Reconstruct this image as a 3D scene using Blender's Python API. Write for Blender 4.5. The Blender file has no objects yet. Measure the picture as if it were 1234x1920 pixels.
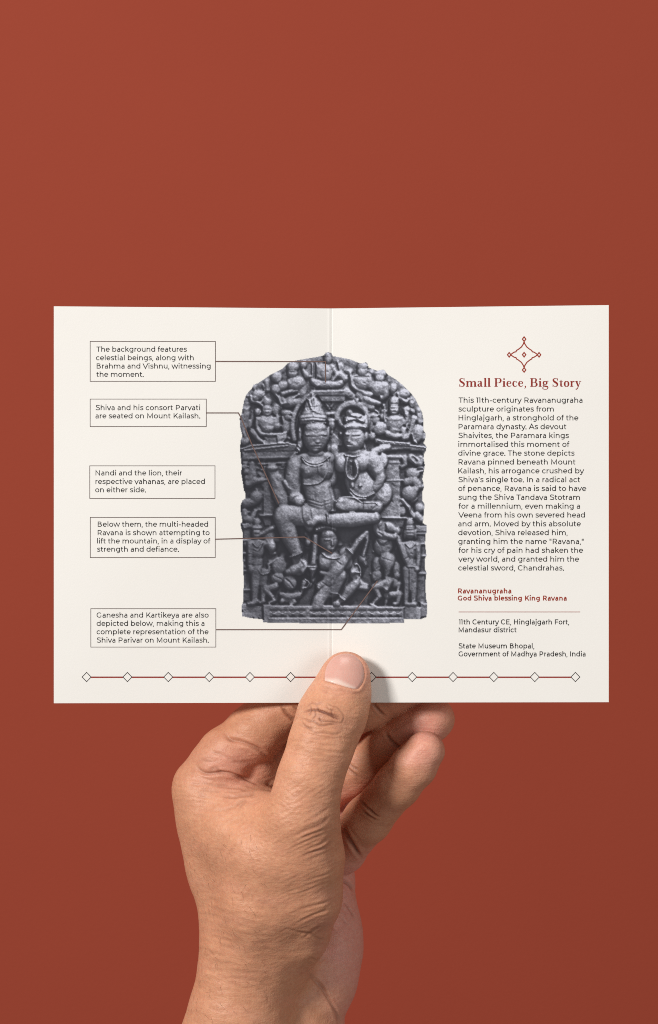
import bpy, math, random
import numpy as np
from mathutils import Vector
from mathutils.bvhtree import BVHTree

scene = bpy.context.scene
COL = scene.collection
MM = 0.001
DIST = 900.0                       # camera to the booklet, mm

# ---------------------------------------------------------------- camera
cam_data = bpy.data.cameras.new('camera')
cam = bpy.data.objects.new('camera', cam_data)
COL.objects.link(cam)
cam.location = (0, -DIST * MM, 0)
cam.rotation_euler = (math.radians(90), 0, 0)
cam_data.sensor_fit = 'VERTICAL'
cam_data.sensor_height = 24
cam_data.lens = 24 * DIST / 384.0
cam_data.clip_start = 0.02
cam_data.clip_end = 50
scene.camera = cam

# ---------------------------------------------------------------- light
world = bpy.data.worlds.new('World')
scene.world = world
world.use_nodes = True
bg = world.node_tree.nodes['Background']
bg.inputs['Color'].default_value = (1.0, 0.97, 0.94, 1)
bg.inputs['Strength'].default_value = 0.14

def area(name, loc, target, size, power, color):
    d = bpy.data.lights.new(name, 'AREA')
    d.shape = 'RECTANGLE'; d.size = size[0]; d.size_y = size[1]
    d.energy = power; d.color = color
    o = bpy.data.objects.new(name, d)
    COL.objects.link(o)
    o.location = loc
    o.rotation_euler = (Vector(target) - Vector(loc)).to_track_quat('-Z', 'Y').to_euler()
    return o

area('softbox_key', (-1.14, -1.33, 0.56), (0.0, 0.1, -0.03), (0.38, 0.38), 33.0, (1.0, 0.98, 0.955))
area('softbox_top', (-0.10, -0.30, 1.75), (0.0, 0.6, 0.15), (0.9, 0.9), 12.5, (0.97, 1.0, 0.97))
area('softbox_fill', (1.25, -1.35, 0.05), (0.05, 0.05, -0.1), (0.8, 0.8), 7.5, (1.0, 0.96, 0.93))

scene.cycles.filter_width = 1.0
scene.cycles.use_denoising = False
scene.cycles.use_adaptive_sampling = False
vs = scene.view_settings
vs.view_transform = 'Standard'; vs.look = 'None'
vs.exposure = 0.0; vs.gamma = 1.0
vs.use_curve_mapping = False

# ---------------------------------------------------------------- helpers
def px(x, y, d=0.0):
    """point of the photograph at depth d (mm behind the booklet plane) -> mm"""
    k = (DIST + d) / DIST
    return ((x - 617.0) / 5.0 * k, d, (960.0 - y) / 5.0 * k)

def obj(name, verts, faces, mat, parent=None, smooth=False):
    me = bpy.data.meshes.new(name)
    v = np.asarray(verts, dtype=np.float64) * MM
    me.from_pydata([tuple(p) for p in v], [], [tuple(f) for f in faces])
    me.update()
    if smooth:
        me.polygons.foreach_set('use_smooth', [True] * len(me.polygons))
    if mat: me.materials.append(mat)
    o = bpy.data.objects.new(name, me)
    COL.objects.link(o)
    if parent: o.parent = parent
    return o

def new_mat(name):
    m = bpy.data.materials.new(name)
    m.use_nodes = True
    nt = m.node_tree
    return m, nt, nt.nodes['Principled BSDF']

def node(nt, kind, **kw):
    n = nt.nodes.new(kind)
    for k, v in kw.items():
        if k in n.inputs: n.inputs[k].default_value = v
        else: setattr(n, k, v)
    return n

def ink(name, rgb, rough=0.6):
    m, nt, b = new_mat(name)
    b.inputs['Roughness'].default_value = rough
    tc = node(nt, 'ShaderNodeTexCoord')
    no = node(nt, 'ShaderNodeTexNoise', Scale=2500.0, Detail=2.0)
    nt.links.new(tc.outputs['Object'], no.inputs['Vector'])
    mx = node(nt, 'ShaderNodeMix', data_type='RGBA')
    mx.inputs[6].default_value = (*[c * 0.9 for c in rgb], 1)
    mx.inputs[7].default_value = (*[min(1, c * 1.15 + 0.004) for c in rgb], 1)
    nt.links.new(no.outputs['Fac'], mx.inputs[0])
    nt.links.new(mx.outputs[2], b.inputs['Base Color'])
    b.inputs['Specular IOR Level'].default_value = 0.25
    return m

# ---------------------------------------------------------------- backdrop
m_wall, nt, b = new_mat('terracotta_paint')
b.inputs['Roughness'].default_value = 0.85
b.inputs['Specular IOR Level'].default_value = 0.2
tc = node(nt, 'ShaderNodeTexCoord')
n1 = node(nt, 'ShaderNodeTexNoise', Scale=6.0, Detail=4.0, Roughness=0.6)
n2 = node(nt, 'ShaderNodeTexNoise', Scale=420.0, Detail=3.0, Roughness=0.6)
nt.links.new(tc.outputs['Object'], n1.inputs['Vector'])
nt.links.new(tc.outputs['Object'], n2.inputs['Vector'])
mx = node(nt, 'ShaderNodeMix', data_type='RGBA')
mx.inputs[6].default_value = (0.322, 0.0530, 0.0280, 1)
mx.inputs[7].default_value = (0.345, 0.0580, 0.0305, 1)
nt.links.new(n1.outputs['Fac'], mx.inputs[0])
nt.links.new(mx.outputs[2], b.inputs['Base Color'])
bp = node(nt, 'ShaderNodeBump', Strength=0.12, Distance=0.0006)
nt.links.new(n2.outputs['Fac'], bp.inputs['Height'])
nt.links.new(bp.outputs['Normal'], b.inputs['Normal'])
WALL_Y = 620.0
backdrop = obj('backdrop', [(-2500, WALL_Y, -2000), (2500, WALL_Y, -2000), (2500, WALL_Y, 2000), (-2500, WALL_Y, 2000)],
               [(0, 1, 2, 3)], m_wall)
backdrop['kind'] = 'structure'
backdrop['label'] = 'plain terracotta red painted wall behind the hand and booklet'

# ---------------------------------------------------------------- booklet
booklet = bpy.data.objects.new('open_booklet', None)
COL.objects.link(booklet)
booklet['label'] = 'open cream folded booklet with a printed grey stone carving, pinched by the thumb'
booklet['category'] = 'booklet'
FOLD = 621.5

def page_depth(x):
    """depth of the paper front at photo column x: both pages lean forward from the fold, a shallow crease at it"""
    u = abs(x - FOLD) / 520.0
    d = -6.5 * u + 0.4 * math.exp(-(u * 11) ** 2)
    d -= 0.08 * math.exp(-((x - (FOLD - 4.2)) / 2.2) ** 2)       # raised welt left of the score line
    d += 0.14 * math.exp(-((x - (FOLD + 0.8)) / 1.1) ** 2)       # the score line
    return d

def on_page(x, y, lift=0.0):
    dent = 0.7 * math.exp(-((x - 652) / 55.0) ** 2 - ((y - 1285) / 60.0) ** 2)          # the card gives under the thumb
    wave = 0.35 * math.sin(x * 0.011 + 0.6) * math.sin(y * 0.008 + 1.0)
    return px(x, y, page_depth(x) + dent + wave - lift)

m_paper, nt, b = new_mat('cream_card')
b.inputs['Roughness'].default_value = 0.7
b.inputs['Specular IOR Level'].default_value = 0.3
tc = node(nt, 'ShaderNodeTexCoord')
n1 = node(nt, 'ShaderNodeTexNoise', Scale=60.0, Detail=5.0, Roughness=0.65)
n2 = node(nt, 'ShaderNodeTexNoise', Scale=1500.0, Detail=3.0)
nt.links.new(tc.outputs['Object'], n1.inputs['Vector'])
nt.links.new(tc.outputs['Object'], n2.inputs['Vector'])
mx = node(nt, 'ShaderNodeMix', data_type='RGBA')
mx.inputs[6].default_value = (0.835, 0.806, 0.762, 1)
mx.inputs[7].default_value = (0.855, 0.830, 0.788, 1)
nt.links.new(n1.outputs['Fac'], mx.inputs[0])
nt.links.new(mx.outputs[2], b.inputs['Base Color'])
bp = node(nt, 'ShaderNodeBump', Strength=0.10, Distance=0.0002)
nt.links.new(n2.outputs['Fac'], bp.inputs['Height'])
nt.links.new(bp.outputs['Normal'], b.inputs['Normal'])

def make_page(x0, x1, yt0, yt1, yb0, yb1):
    """a page between photo columns x0..x1, top edge yt0->yt1, bottom edge yb0->yb1; 0.4 mm thick card"""
    t = np.linspace(0, 1, 40)
    xs = list(x0 + (x1 - x0) * t)
    for e in np.arange(-14, 14.01, 0.7):
        if min(x0, x1) < FOLD + e < max(x0, x1): xs.append(FOLD + e)
    xs = sorted(set(np.round(xs, 3)))
    V, F = [], []
    NR = 40
    n = len(xs)
    for side, th in ((0, 0.0), (1, -0.4)):
        for x in xs:
            t = (x - x0) / (x1 - x0)
            for r in range(NR):
                s = r / (NR - 1)
                y = (yt0 + (yt1 - yt0) * t) * (1 - s) + (yb0 + (yb1 - yb0) * t) * s
                V.append(on_page(x, y, th))
    def ix(s, i, r): return s * n * NR + i * NR + r
    for i in range(n - 1):
        for r in range(NR - 1):
            F.append((ix(0, i, r), ix(0, i, r + 1), ix(0, i + 1, r + 1), ix(0, i + 1, r)))
            F.append((ix(1, i, r), ix(1, i + 1, r), ix(1, i + 1, r + 1), ix(1, i, r + 1)))
    loop = [(i, 0) for i in range(n)] + [(n - 1, r) for r in range(1, NR)] + [(i, NR - 1) for i in range(n - 2, -1, -1)] + [(0, r) for r in range(NR - 2, 0, -1)]
    base = len(V)                                   # the cut edge of the card has its own corners, so the faces stay flat-shaded to the rim
    for i, r in loop:
        V.append(V[ix(0, i, r)]); V.append(V[ix(1, i, r)])
    m = len(loop)
    for q in range(m):
        a, c = base + 2 * q, base + 2 * ((q + 1) % m)
        F.append((a, c, c + 1, a + 1))
    return obj('page', V, F, m_paper, booklet, smooth=False)

page_a = make_page(101, FOLD, 574.3, 578.4, 1318.6, 1317.4)
page_b = make_page(FOLD, 1141.5, 578.4, 572.0, 1317.4, 1316.6)
page_a['label'] = 'page with five boxed captions'
page_b['label'] = 'page with the red title and a long paragraph'
for p in (page_a, page_b):
    me = p.data
    for poly in me.polygons: poly.use_smooth = True
# ---------------------------------------------------------------- lettering: a drawn stroke alphabet
def arc(cx, cy, rx, ry, a0, a1, n=14):
    return [(cx + rx * math.cos(math.radians(a0 + (a1 - a0) * i / n)),
             cy + ry * math.sin(math.radians(a0 + (a1 - a0) * i / n))) for i in range(n + 1)]

def spl(pts, n=6):
    """Catmull-Rom curve through the points (any number of values per point)"""
    P = [np.array(p, float) for p in pts]
    P = [2 * P[0] - P[1]] + P + [2 * P[-1] - P[-2]]
    out = []
    for i in range(1, len(P) - 2):
        for k in range(n):
            t = k / n
            a, b_, c, d = P[i - 1], P[i], P[i + 1], P[i + 2]
            out.append(tuple(0.5 * ((2 * b_) + (c - a) * t + (2 * a - 5 * b_ + 4 * c - d) * t * t + (3 * b_ - a - 3 * c + d) * t ** 3)))
    out.append(tuple(P[-2]))
    return out

def sans(t):
    """glyph -> (advance, strokes); 1000 units per em, stroke weight t"""
    h = t / 2; X = 536; A = 742; C = 700
    hi = X - h; ro = 266 - h; ry = 270 - h; my = 267
    G = {}
    G['o'] = (613, [arc(306, my, ro, ry, 0, 360, 28)])
    G['c'] = (549, [arc(306, my, ro, ry, 42, 318, 22)])
    G['e'] = (590, [[(306 - ro, my - 4), (306 + ro - 6, my - 4)], arc(306, my, ro, ry, 0, 316, 24)])
    G['b'] = (657, [[(82 + h, 0), (82 + h, A)], arc(346, my, ro, ry, 0, 360, 28)])
    G['p'] = (657, [[(82 + h, -194), (82 + h, X)], arc(346, my, ro, ry, 0, 360, 28)])
    G['d'] = (657, [[(575 - h, 0), (575 - h, A)], arc(311, my, ro, ry, 0, 360, 28)])
    G['q'] = (657, [[(575 - h, -194), (575 - h, X)], arc(311, my, ro, ry, 0, 360, 28)])
    G['g'] = (665, [[(583 - h, X)] + [(583 - h, 30)] + arc(320, 30, 263 - h, 224 - h, 0, -128, 12), arc(315, my + 8, ro, ry - 8, 0, 360, 28)])
    G['a'] = (553, [[(476 - h, 0), (476 - h, 320)] + arc(272, 320, 204 - h, 216 - h, 0, 135, 12),
                    [(476 - h, 306), (240, 306)] + arc(240, 163, 176 - h, 147, 90, 270, 10)[1:-1] + [(240, h)] + [(330, h + 6), (420, 70), (476 - h, 150)]])
    G['s'] = (482, [spl([(432, 436), (350, 486), (245, hi), (130, 470), (104, 392), (150, 318), (250, 278), (360, 246), (405, 165), (370, 72), (250, h), (140, 52), (48, 98)], 4)])
    G['i'] = (270, [[(135, 0), (135, X - 8)], arc(135, 705, 22, 22, 0, 360, 8)])
    G['j'] = (274, [[(138, X), (138, -60)] + arc(138 - 96, -60, 96, 134 - h, 0, -100, 8), arc(138, 700, 26, 26, 0, 360, 8)])
    G['l'] = (270, [[(135, 0), (135, A)]])
    def arch(x0, w, y0=0): return [(x0 + w, y0), (x0 + w, 300)] + arc(x0 + w - (w - 6) / 2, 300, (w - 6) / 2, hi - 300, 0, 170, 14)
    G['n'] = (648, [[(82 + h, 0), (82 + h, X)], arch(82 + h, 486 - t)])
    G['h'] = (648, [[(82 + h, 0), (82 + h, A)], arch(82 + h, 486 - t)])
    G['m'] = (1022, [[(82 + h, 0), (82 + h, X)], arch(82 + h, 430 - h), arch(512, 430 - h)])
    G['u'] = (643, [[(562 - h, 0), (562 - h, X)], [(78 + h, X), (78 + h, 236)] + arc(78 + h + (484 - t) / 2, 236, (484 - t) / 2, 236 - h, 180, 350, 14)])
    G['r'] = (389, [[(82 + h, 0), (82 + h, X)], [(82 + h, 290)] + arc(345, 290, 345 - 82 - h, hi - 290, 165, 90, 8)])
    G['t'] = (393, [[(150, 652), (150, 150)] + arc(262, 150, 112, 150 - h, 180, 300, 8), [(30, hi - 18), (340, hi - 18)]])
    G['f'] = (341, [[(150, 0), (150, 590)] + arc(262, 590, 112, 158 - h, 180, 62, 8), [(30, hi - 18), (326, hi - 18)]])
    G['k'] = (574, [[(82 + h, 0), (82 + h, A)], [(82 + h, 170), (490, X)], [(255, 330), (520, 0)]])
    G['v'] = (538, [[(22, X), (269, 20), (516, X)]])
    G['w'] = (869, [[(28, X), (238, 20), (434, X - 20), (632, 20), (842, X)]])
    G['y'] = (538, [[(22, X), (269, 20)], [(516, X), (250, -60)] + [(205, -135), (150, -160), (90, -152), (45, -122)]])
    G['x'] = (531, [[(30, 0), (490, X)], [(40, X), (500, 0)]])
    G['z'] = (507, [[(50, hi), (440, hi), (50, h), (455, h)]])
    G['A'] = (729, [[(30, 0), (364, C - 12), (699, 0)], [(140, 215), (590, 215)]])
    G['B'] = (754, [[(115 + h, 0), (115 + h, C)], [(115, C - h), (400, C - h)] + arc(400, 527, 200 - h, C - h - 527, 90, -90, 12) + [(115, 357)],
                    [(400, 360)] + arc(430, 180 + h / 2, 230 - h, 180 - h / 2, 90, -90, 12) + [(115, h)]])
    G['C'] = (717, [arc(400, 350, 356 - h, 356 - h, 45, 315, 26)])
    G['D'] = (829, [[(115 + h, 0), (115 + h, C)], [(115, C - h), (400, C - h)] + arc(410, 350, 350 - h, 350 - h, 90, -90, 18) + [(115, h)]])
    G['E'] = (669, [[(600, C - h), (115 + h, C - h), (115 + h, h), (612, h)], [(115, 354), (555, 354)]])
    G['F'] = (633, [[(600, C - h), (115 + h, C - h), (115 + h, 0)], [(115, 330), (555, 330)]])
    G['G'] = (774, [arc(400, 350, 356 - h, 356 - h, 45, 318, 26) + [(672 - h, 120), (672 - h, 350)]])
    G['H'] = (813, [[(115 + h, 0), (115 + h, C)], [(698 - h, 0), (698 - h, C)], [(115, 355), (698, 355)]])
    G['I'] = (303, [[(152, 0), (152, C)]])
    G['K'] = (716, [[(115 + h, 0), (115 + h, C)], [(115 + h, 190), (620, C)], [(330, 410), (655, 0)]])
    G['M'] = (956, [[(115 + h, 0), (115 + h, C - 30), (478, 95), (841 - h, C - 30), (841 - h, 0)]])
    G['N'] = (813, [[(115 + h, 0), (115 + h, C - 25), (698 - h, 25), (698 - h, C)]])
    G['P'] = (724, [[(115 + h, 0), (115 + h, C)], [(115, C - h), (380, C - h)] + arc(385, 465, 262 - h, 235 - h, 90, -90, 14) + [(115, 230 + h)]])
    G['R'] = (730, [[(115 + h, 0), (115 + h, C)], [(115, C - h), (380, C - h)] + arc(385, 465, 262 - h, 235 - h, 90, -90, 14) + [(115, 230 + h)], [(420, 240), (615, 0)]])
    G['S'] = (622, [spl([(548, 592), (450, 645), (320, C - h), (180, 655), (112, 540), (160, 430), (310, 370), (450, 322), (538, 230), (530, 120), (430, 50), (305, h), (180, 48), (55, 128)], 4)])
    G['T'] = (587, [[(15, C - h), (572, C - h)], [(293, 0), (293, C)]])
    G['V'] = (707, [[(20, C), (353, 15), (687, C)]])
    G['1'] = (363, [[(240 - h, 0), (240 - h, C - h), (20, C - h)]])
    G[','] = (215, [[(104, 55), (104, 20), (66, -140)]])
    G['.'] = (215, [arc(104, 42, 30, 30, 0, 360, 8)])
    G['-'] = (387, [[(62, 262), (325, 262)]])
    G['"'] = (360, [[(112, C), (112, 440)], [(248, C), (248, 440)]])
    G['’'] = (205, [[(110, C), (110, 640), (82, 520)]])
    G[' '] = (262, [])
    return {k: (a, [[(p[0], p[1], t) for p in s] for s in st]) for k, (a, st) in G.items()}

def serif_bold():
    """only the letters of the title, drawn with thick stems, hairlines and bracketed serifs"""
    G = {}
    C = 735; X = 490; A = 750; T = 150; H = 42
    def stem(x, y0, y1): return [(x, y0, T), (x, y1, T)]
    def ser(x0, x1, y): return [(x0, y, H), (x1, y, H)]
    def brk(x, y, s=1): return [(x, y, T), (x, y + s * 30, T + 70), (x, y + s * 46, T + 120)]
    G['S'] = (640, [spl([(520, 560, 40), (455, 680, 44), (320, 712, 46), (180, 660, 90), (140, 560, 130), (230, 440, 160), (400, 340, 168), (505, 210, 140), (450, 70, 90), (320, 20, 46), (180, 50, 44), (100, 190, 44)], 5),
                    [(522, 735, 36), (522, 500, 22)], [(98, 0, 36), (98, 240, 22)]])
    G['m'] = (1010, [stem(165, 0, X), ser(30, 300, 21), ser(30, 165, X - 21), stem(510, 0, 360), ser(390, 630, 21), stem(850, 0, 360), ser(730, 985, 21),
                     spl([(210, 350, 36), (300, 450, 44), (400, 466, 70), (480, 430, 110), (510, 340, 150)], 5),
                     spl([(555, 350, 36), (645, 450, 44), (745, 466, 70), (822, 430, 110), (850, 340, 150)], 5)])
    G['a'] = (580, [spl([(95, 380, 110), (130, 440, 60), (230, 474, 40), (330, 450, 90), (372, 380, 140), (372, 90, 140), (420, 32, 70), (520, 40, 36)], 5),
                    spl([(372, 290, 36), (230, 250, 60), (130, 180, 120), (130, 90, 130), (220, 40, 90), (320, 80, 40), (372, 140, 30)], 5)])
    G['l'] = (340, [stem(170, 0, A), ser(40, 310, 21), ser(40, 170, A - 21)])
    G['i'] = (340, [stem(170, 0, X), ser(40, 310, 21), ser(40, 170, X - 21), arc3(170, 660, 48, 96)])
    G['P'] = (730, [stem(185, 0, C), ser(40, 340, 21), ser(40, 400, C - 21), spl([(240, C - 21, 42), (430, C - 21, 44), (560, 660, 110), (600, 530, 160), (560, 400, 110), (430, 340, 44), (240, 335, 42)], 5)])
    G['B'] = (760, [stem(185, 0, C), ser(40, 400, C - 21), ser(40, 400, 21), spl([(240, C - 21, 42), (430, C - 21, 44), (540, 660, 110), (565, 560, 150), (530, 450, 100), (420, 390, 42), (240, 388, 42)], 5),
                    spl([(400, 388, 42), (550, 345, 100), (620, 210, 165), (560, 75, 110), (420, 22, 44), (240, 21, 42)], 5)])
    G['e'] = (530, [[(110, 275, 38), (450, 275, 38)], spl([(428, 275, 90), (420, 380, 90), (350, 455, 60), (275, 472, 42), (160, 420, 100), (112, 250, 145), (160, 90, 115), (290, 28, 60), (400, 55, 42), (475, 130, 36)], 5)])
    G['c'] = (520, [spl([(410, 360, 130), (400, 430, 70), (290, 472, 42), (160, 420, 100), (112, 250, 145), (160, 90, 115), (290, 28, 60), (400, 55, 42), (465, 130, 36)], 5)])
    G['g'] = (600, [spl([(270, 468, 42), (390, 430, 105), (420, 335, 130), (380, 240, 105), (270, 195, 42), (160, 240, 105), (125, 335, 130), (160, 430, 105), (270, 468, 42)], 4),
                    spl([(170, 225, 36), (100, 150, 60), (130, 80, 90), (300, 50, 120), (470, 10, 110), (520, -80, 80), (440, -190, 60), (270, -222, 44), (110, -180, 70), (60, -100, 70), (120, -10, 40), (200, 40, 34)], 5),
                    spl([(400, 420, 36), (470, 475, 50), (560, 470, 80)], 4)])
    G['t'] = (400, [[(190, 610, 30), (185, 480, 110), (185, 130, T), (205, 55, 110), (280, 28, 60), (370, 75, 34)], ser(40, 350, X - 21)])
    G['o'] = (570, [spl([(285, 468, 44), (410, 415, 105), (455, 245, 150), (410, 75, 105), (285, 22, 44), (160, 75, 105), (115, 245, 150), (160, 415, 105), (285, 468, 44)], 5)])
    G['r'] = (460, [stem(165, 0, X), ser(30, 320, 21), ser(30, 165, X - 21), spl([(215, 330, 36), (270, 430, 46), (350, 455, 90), (405, 405, 110)], 5)])
    G['y'] = (560, [[(130, X, T), (300, 30, 110)], ser(20, 260, X - 21), ser(370, 560, X - 21), [(480, X, 40), (300, 20, 60), (220, -150, 60), (150, -205, 80), (80, -180, 110)]])
    G[','] = (280, [spl([(130, 60, 110), (165, 10, 100), (150, -80, 50), (80, -150, 26)], 5)])
    G[' '] = (270, [])
    return G

def arc3(cx, cy, r, w): return [(p[0], p[1], w) for p in arc(cx, cy, r * 0.5, r * 0.5, 0, 360, 12)]

def ribbon(stroke, V, F, put, lift, dedupe=1e-6):
    """one stroke of (x, y, width) -> a strip of quads, mitred"""
    P = [np.array(p[:2], float) for p in stroke]
    W = [p[2] for p in stroke]
    keep = [0] + [i for i in range(1, len(P)) if np.linalg.norm(P[i] - P[i - 1]) > dedupe]
    P = [P[i] for i in keep]; W = [W[i] for i in keep]
    n = len(P)
    if n < 2: return
    closed = np.linalg.norm(P[0] - P[-1]) < 1e-3 and n > 3
    base = len(V)
    for i in range(n):
        a = P[i] - P[i - 1] if i > 0 else (P[0] - P[-2] if closed else P[1] - P[0])
        c = P[i + 1] - P[i] if i < n - 1 else (P[1] - P[0] if closed else a)
        a = a / (np.linalg.norm(a) + 1e-12); c = c / (np.linalg.norm(c) + 1e-12)
        na = np.array((-a[1], a[0])); nc = np.array((-c[1], c[0]))
        m = na + nc
        L = np.linalg.norm(m)
        m = na if L < 1e-3 else m / L
        k = 1.0 / max(0.42, float(np.dot(m, na)))
        V.append(put(*(P[i] + m * W[i] / 2 * k), lift)); V.append(put(*(P[i] - m * W[i] / 2 * k), lift))
    for i in range(n - 1):
        j = base + 2 * i
        F.append((j, j + 1, j + 3, j + 2))

SANS = {w: sans(w) for w in (96, 110, 138)}
SERIF = serif_bold()

def text_mesh(lines, glyphs, em, V=None, F=None):
    """lines of (string, left, right, baseline) in photo pixels; each fitted to its width"""
    V = [] if V is None else V; F = [] if F is None else F
    lift = 0.03
    for s, x0, x1, yb in lines:
        KERN = {'Ra': -10, 'Ka': -20, 'Ve': -30, 'To': -40, 'Ta': -40, 'ra': -6, 'va': -10, '11': -55, 'y.': -40, 'r,': -30, 'Vi': -8, 'av': -10, 'P,': -30}
        adv = 0; pos = []
        for i, ch in enumerate(s):
            pos.append(adv); adv += glyphs[ch][0] + KERN.get(s[i:i + 2], 0)
        xs = [pos[i] + p[0] for i, ch in enumerate(s) for st in glyphs[ch][1] for p in st]
        lo, hi_ = min(xs) - 35, max(xs) + 35
        kx = (x1 - x0) / (hi_ - lo); ky = em / 1000.0
        for i, ch in enumerate(s):
            for q, st in enumerate(glyphs[ch][1]):
                ribbon(st, V, F, lambda x, y, l, o=pos[i]: on_page(x0 + (x + o - lo) * kx, yb - y * ky, l), lift + 0.004 * (q + (i % 2) * 4))
    return V, F

def lines_mesh(polys, w, lift=0.03):
    V, F = [], []
    for q, pl in enumerate(polys):
        ribbon([(x, y, w) for x, y in pl], V, F, lambda x, y, l: on_page(x, y, l), lift + 0.003 * (q % 5))
    return V, F

def dense(pl, step=12):
    out = [pl[0]]
    for a, c in zip(pl, pl[1:]):
        n = max(1, int(math.hypot(c[0] - a[0], c[1] - a[1]) / step))
        out += [(a[0] + (c[0] - a[0]) * i / n, a[1] + (c[1] - a[1]) * i / n) for i in range(1, n + 1)]
    return out

m_black = ink('black_ink', (0.010, 0.009, 0.009))
m_line = ink('brown_line_ink', (0.075, 0.042, 0.036))
m_lead = ink('leader_line_ink', (0.150, 0.092, 0.080))
m_red = ink('red_ink', (0.260, 0.018, 0.010))
m_rust = ink('rust_ink', (0.300, 0.030, 0.012))
m_grey = ink('grey_line_ink', (0.035, 0.026, 0.024))

captions = [
    ((169.2, 640.2, 404, 715), [('The background features', 180.5, 350.5, 659.5), ('celestial beings, along with', 180.3, 363, 675.4),
        ('Brahma and Vishnu, witnessing', 181, 394.8, 691), ('the moment.', 180.4, 269.4, 706.6)]),
    ((169.2, 748.3, 386.9, 799.8), [('Shiva and his consort Parvati', 179.4, 375.2, 769), ('are seated on Mount Kailash.', 179.4, 375.4, 784.4)]),
    ((168.4, 873.4, 403.2, 934.6), [('Nandi and the lion, their', 179.5, 341.7, 891.4), ('respective vahanas, are placed', 179.4, 384, 907.5), ('on either side.', 178.9, 273.6, 923)]),
    ((169.4, 970.1, 403.7, 1045.4), [('Below them, the multi-headed', 183, 390, 987.6), ('Ravana is shown attempting to', 182.9, 392.8, 1003.4),
        ('lift the mountain, in a display of', 182.4, 394.8, 1019), ('strength and defiance.', 181.9, 335.4, 1034.4)]),
    ((170.4, 1141.3, 404.8, 1213.3), [('Ganesha and Kartikeya are also', 181.5, 391, 1158), ('depicted below, making this a', 181.5, 383.2, 1173.6),
        ('complete representation of the', 181.5, 391, 1189.2), ('Shiva Parivar on Mount Kailash.', 181.5, 391.5, 1204.9)]),
]
pointers = {0: [(404, 677.6), (610.4, 678), (610.4, 717)], 1: [(386.9, 774.2), (447, 774.2), (452, 783), (467, 820), (473, 835), (523, 944)],
            3: [(403.7, 1011), (570.9, 1006.8), (623, 1037.6)], 4: [(404.8, 1180.6), (640, 1180.6), (708, 1089)]}
for i, (bx, lines) in enumerate(captions):
    x0, y0, x1, y1 = bx
    V, F = lines_mesh([dense([(x0, y0), (x1, y0), (x1, y1), (x0, y1), (x0, y0)])], 1.15)
    fr = obj('caption_frame', V, F, m_line, page_a)
    V, F = text_mesh(lines, SANS[96], 13.75)
    obj('caption_text', V, F, m_black, page_a)
    if i in pointers:
        V, F = lines_mesh([dense(pointers[i], 6)], 2.0, lift=0.10)
        obj('pointer_line', V, F, m_lead, booklet)

para = ['This 11th-century Ravananugraha', 'sculpture originates from', 'Hinglajgarh, a stronghold of the', 'Paramara dynasty. As devout',
        'Shaivites, the Paramara kings', 'immortalised this moment of', 'divine grace. The stone depicts', 'Ravana pinned beneath Mount',
        'Kailash, his arrogance crushed by', 'Shiva’s single toe. In a radical act', 'of penance, Ravana is said to have', 'sung the Shiva Tandava Stotram',
        'for a millennium, even making a', 'Veena from his own severed head', 'and arm. Moved by this absolute', 'devotion, Shiva released him,',
        'granting him the name "Ravana,"', 'for his cry of pain had shaken the', 'very world, and granted him the', 'celestial sword, Chandrahas.']
right = [1092, 1038.2, 1084.4, 1062.3, 1066.8, 1068.1, 1077.4, 1079.4, 1095.2, 1088, 1099.2, 1087.2, 1087.4, 1096.7, 1089, 1064, 1094.2, 1093.2, 1085.7, 1057.5]
V, F = text_mesh([(s, 859.5, r, 755.1 + 16.555 * i) for i, (s, r) in enumerate(zip(para, right))], SANS[96], 14.1)
obj('paragraph_text', V, F, m_black, page_b)
V, F = text_mesh([('Small Piece, Big Story', 861, 1090.5, 725.2)], SERIF, 22.0)
obj('title_text', V, F, m_red, page_b)
V, F = text_mesh([('Ravananugraha', 858.6, 958.4, 1112.5), ('God Shiva blessing King Ravana', 858.8, 1062.2, 1126)], SANS[138], 13.2)
obj('subtitle_text', V, F, m_rust, page_b)
V, F = text_mesh([('11th Century CE, Hinglajgarh Fort,', 860, 1066.8, 1170.8), ('Mandasur district', 860.4, 968.9, 1185.6),
                  ('State Museum Bhopal,', 860, 1001.5, 1215.8), ('Government of Madhya Pradesh, India', 860.2, 1097.7, 1230.8)], SANS[110], 13.6)
obj('credit_text', V, F, m_black, page_b)
V, F = lines_mesh([dense([(860, 1147.4), (1088, 1147.4)])], 1.2)
obj('rule_line', V, F, m_rust, page_b)

# emblem: a pointed four-lobed frame with five small diamonds
def diamond(cx, cy, rx, ry): return [(cx, cy - ry), (cx + rx, cy), (cx, cy + ry), (cx - rx, cy), (cx, cy - ry)]
ex, ey = 982.8, 665.0
q = [(0, -24.5), (1.2, -20.5), (5, -14.5), (11, -9.8), (14.2, -8), (15.4, -5.4), (18.5, -4.8), (22.5, -2.2), (25.2, 0)]
sh = []
for sx, sy, rev in ((1, 1, 0), (1, -1, 1), (-1, -1, 0), (-1, 1, 1)):
    pts = [(ex + sx * x, ey + sy * y) for x, y in (q[::-1] if rev else q)]
    sh.append(pts)
V, F = lines_mesh(sh + [diamond(ex, ey - 29.2, 3.2, 4.2), diamond(ex, ey + 28.6, 3.2, 4.2), diamond(ex - 28, ey + .2, 3.2, 4.2),
                        diamond(ex + 28, ey + .2, 3.2, 4.2), diamond(ex, ey, 3.2, 4.2)], 2.1)
obj('emblem', V, F, m_rust, page_b)

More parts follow.
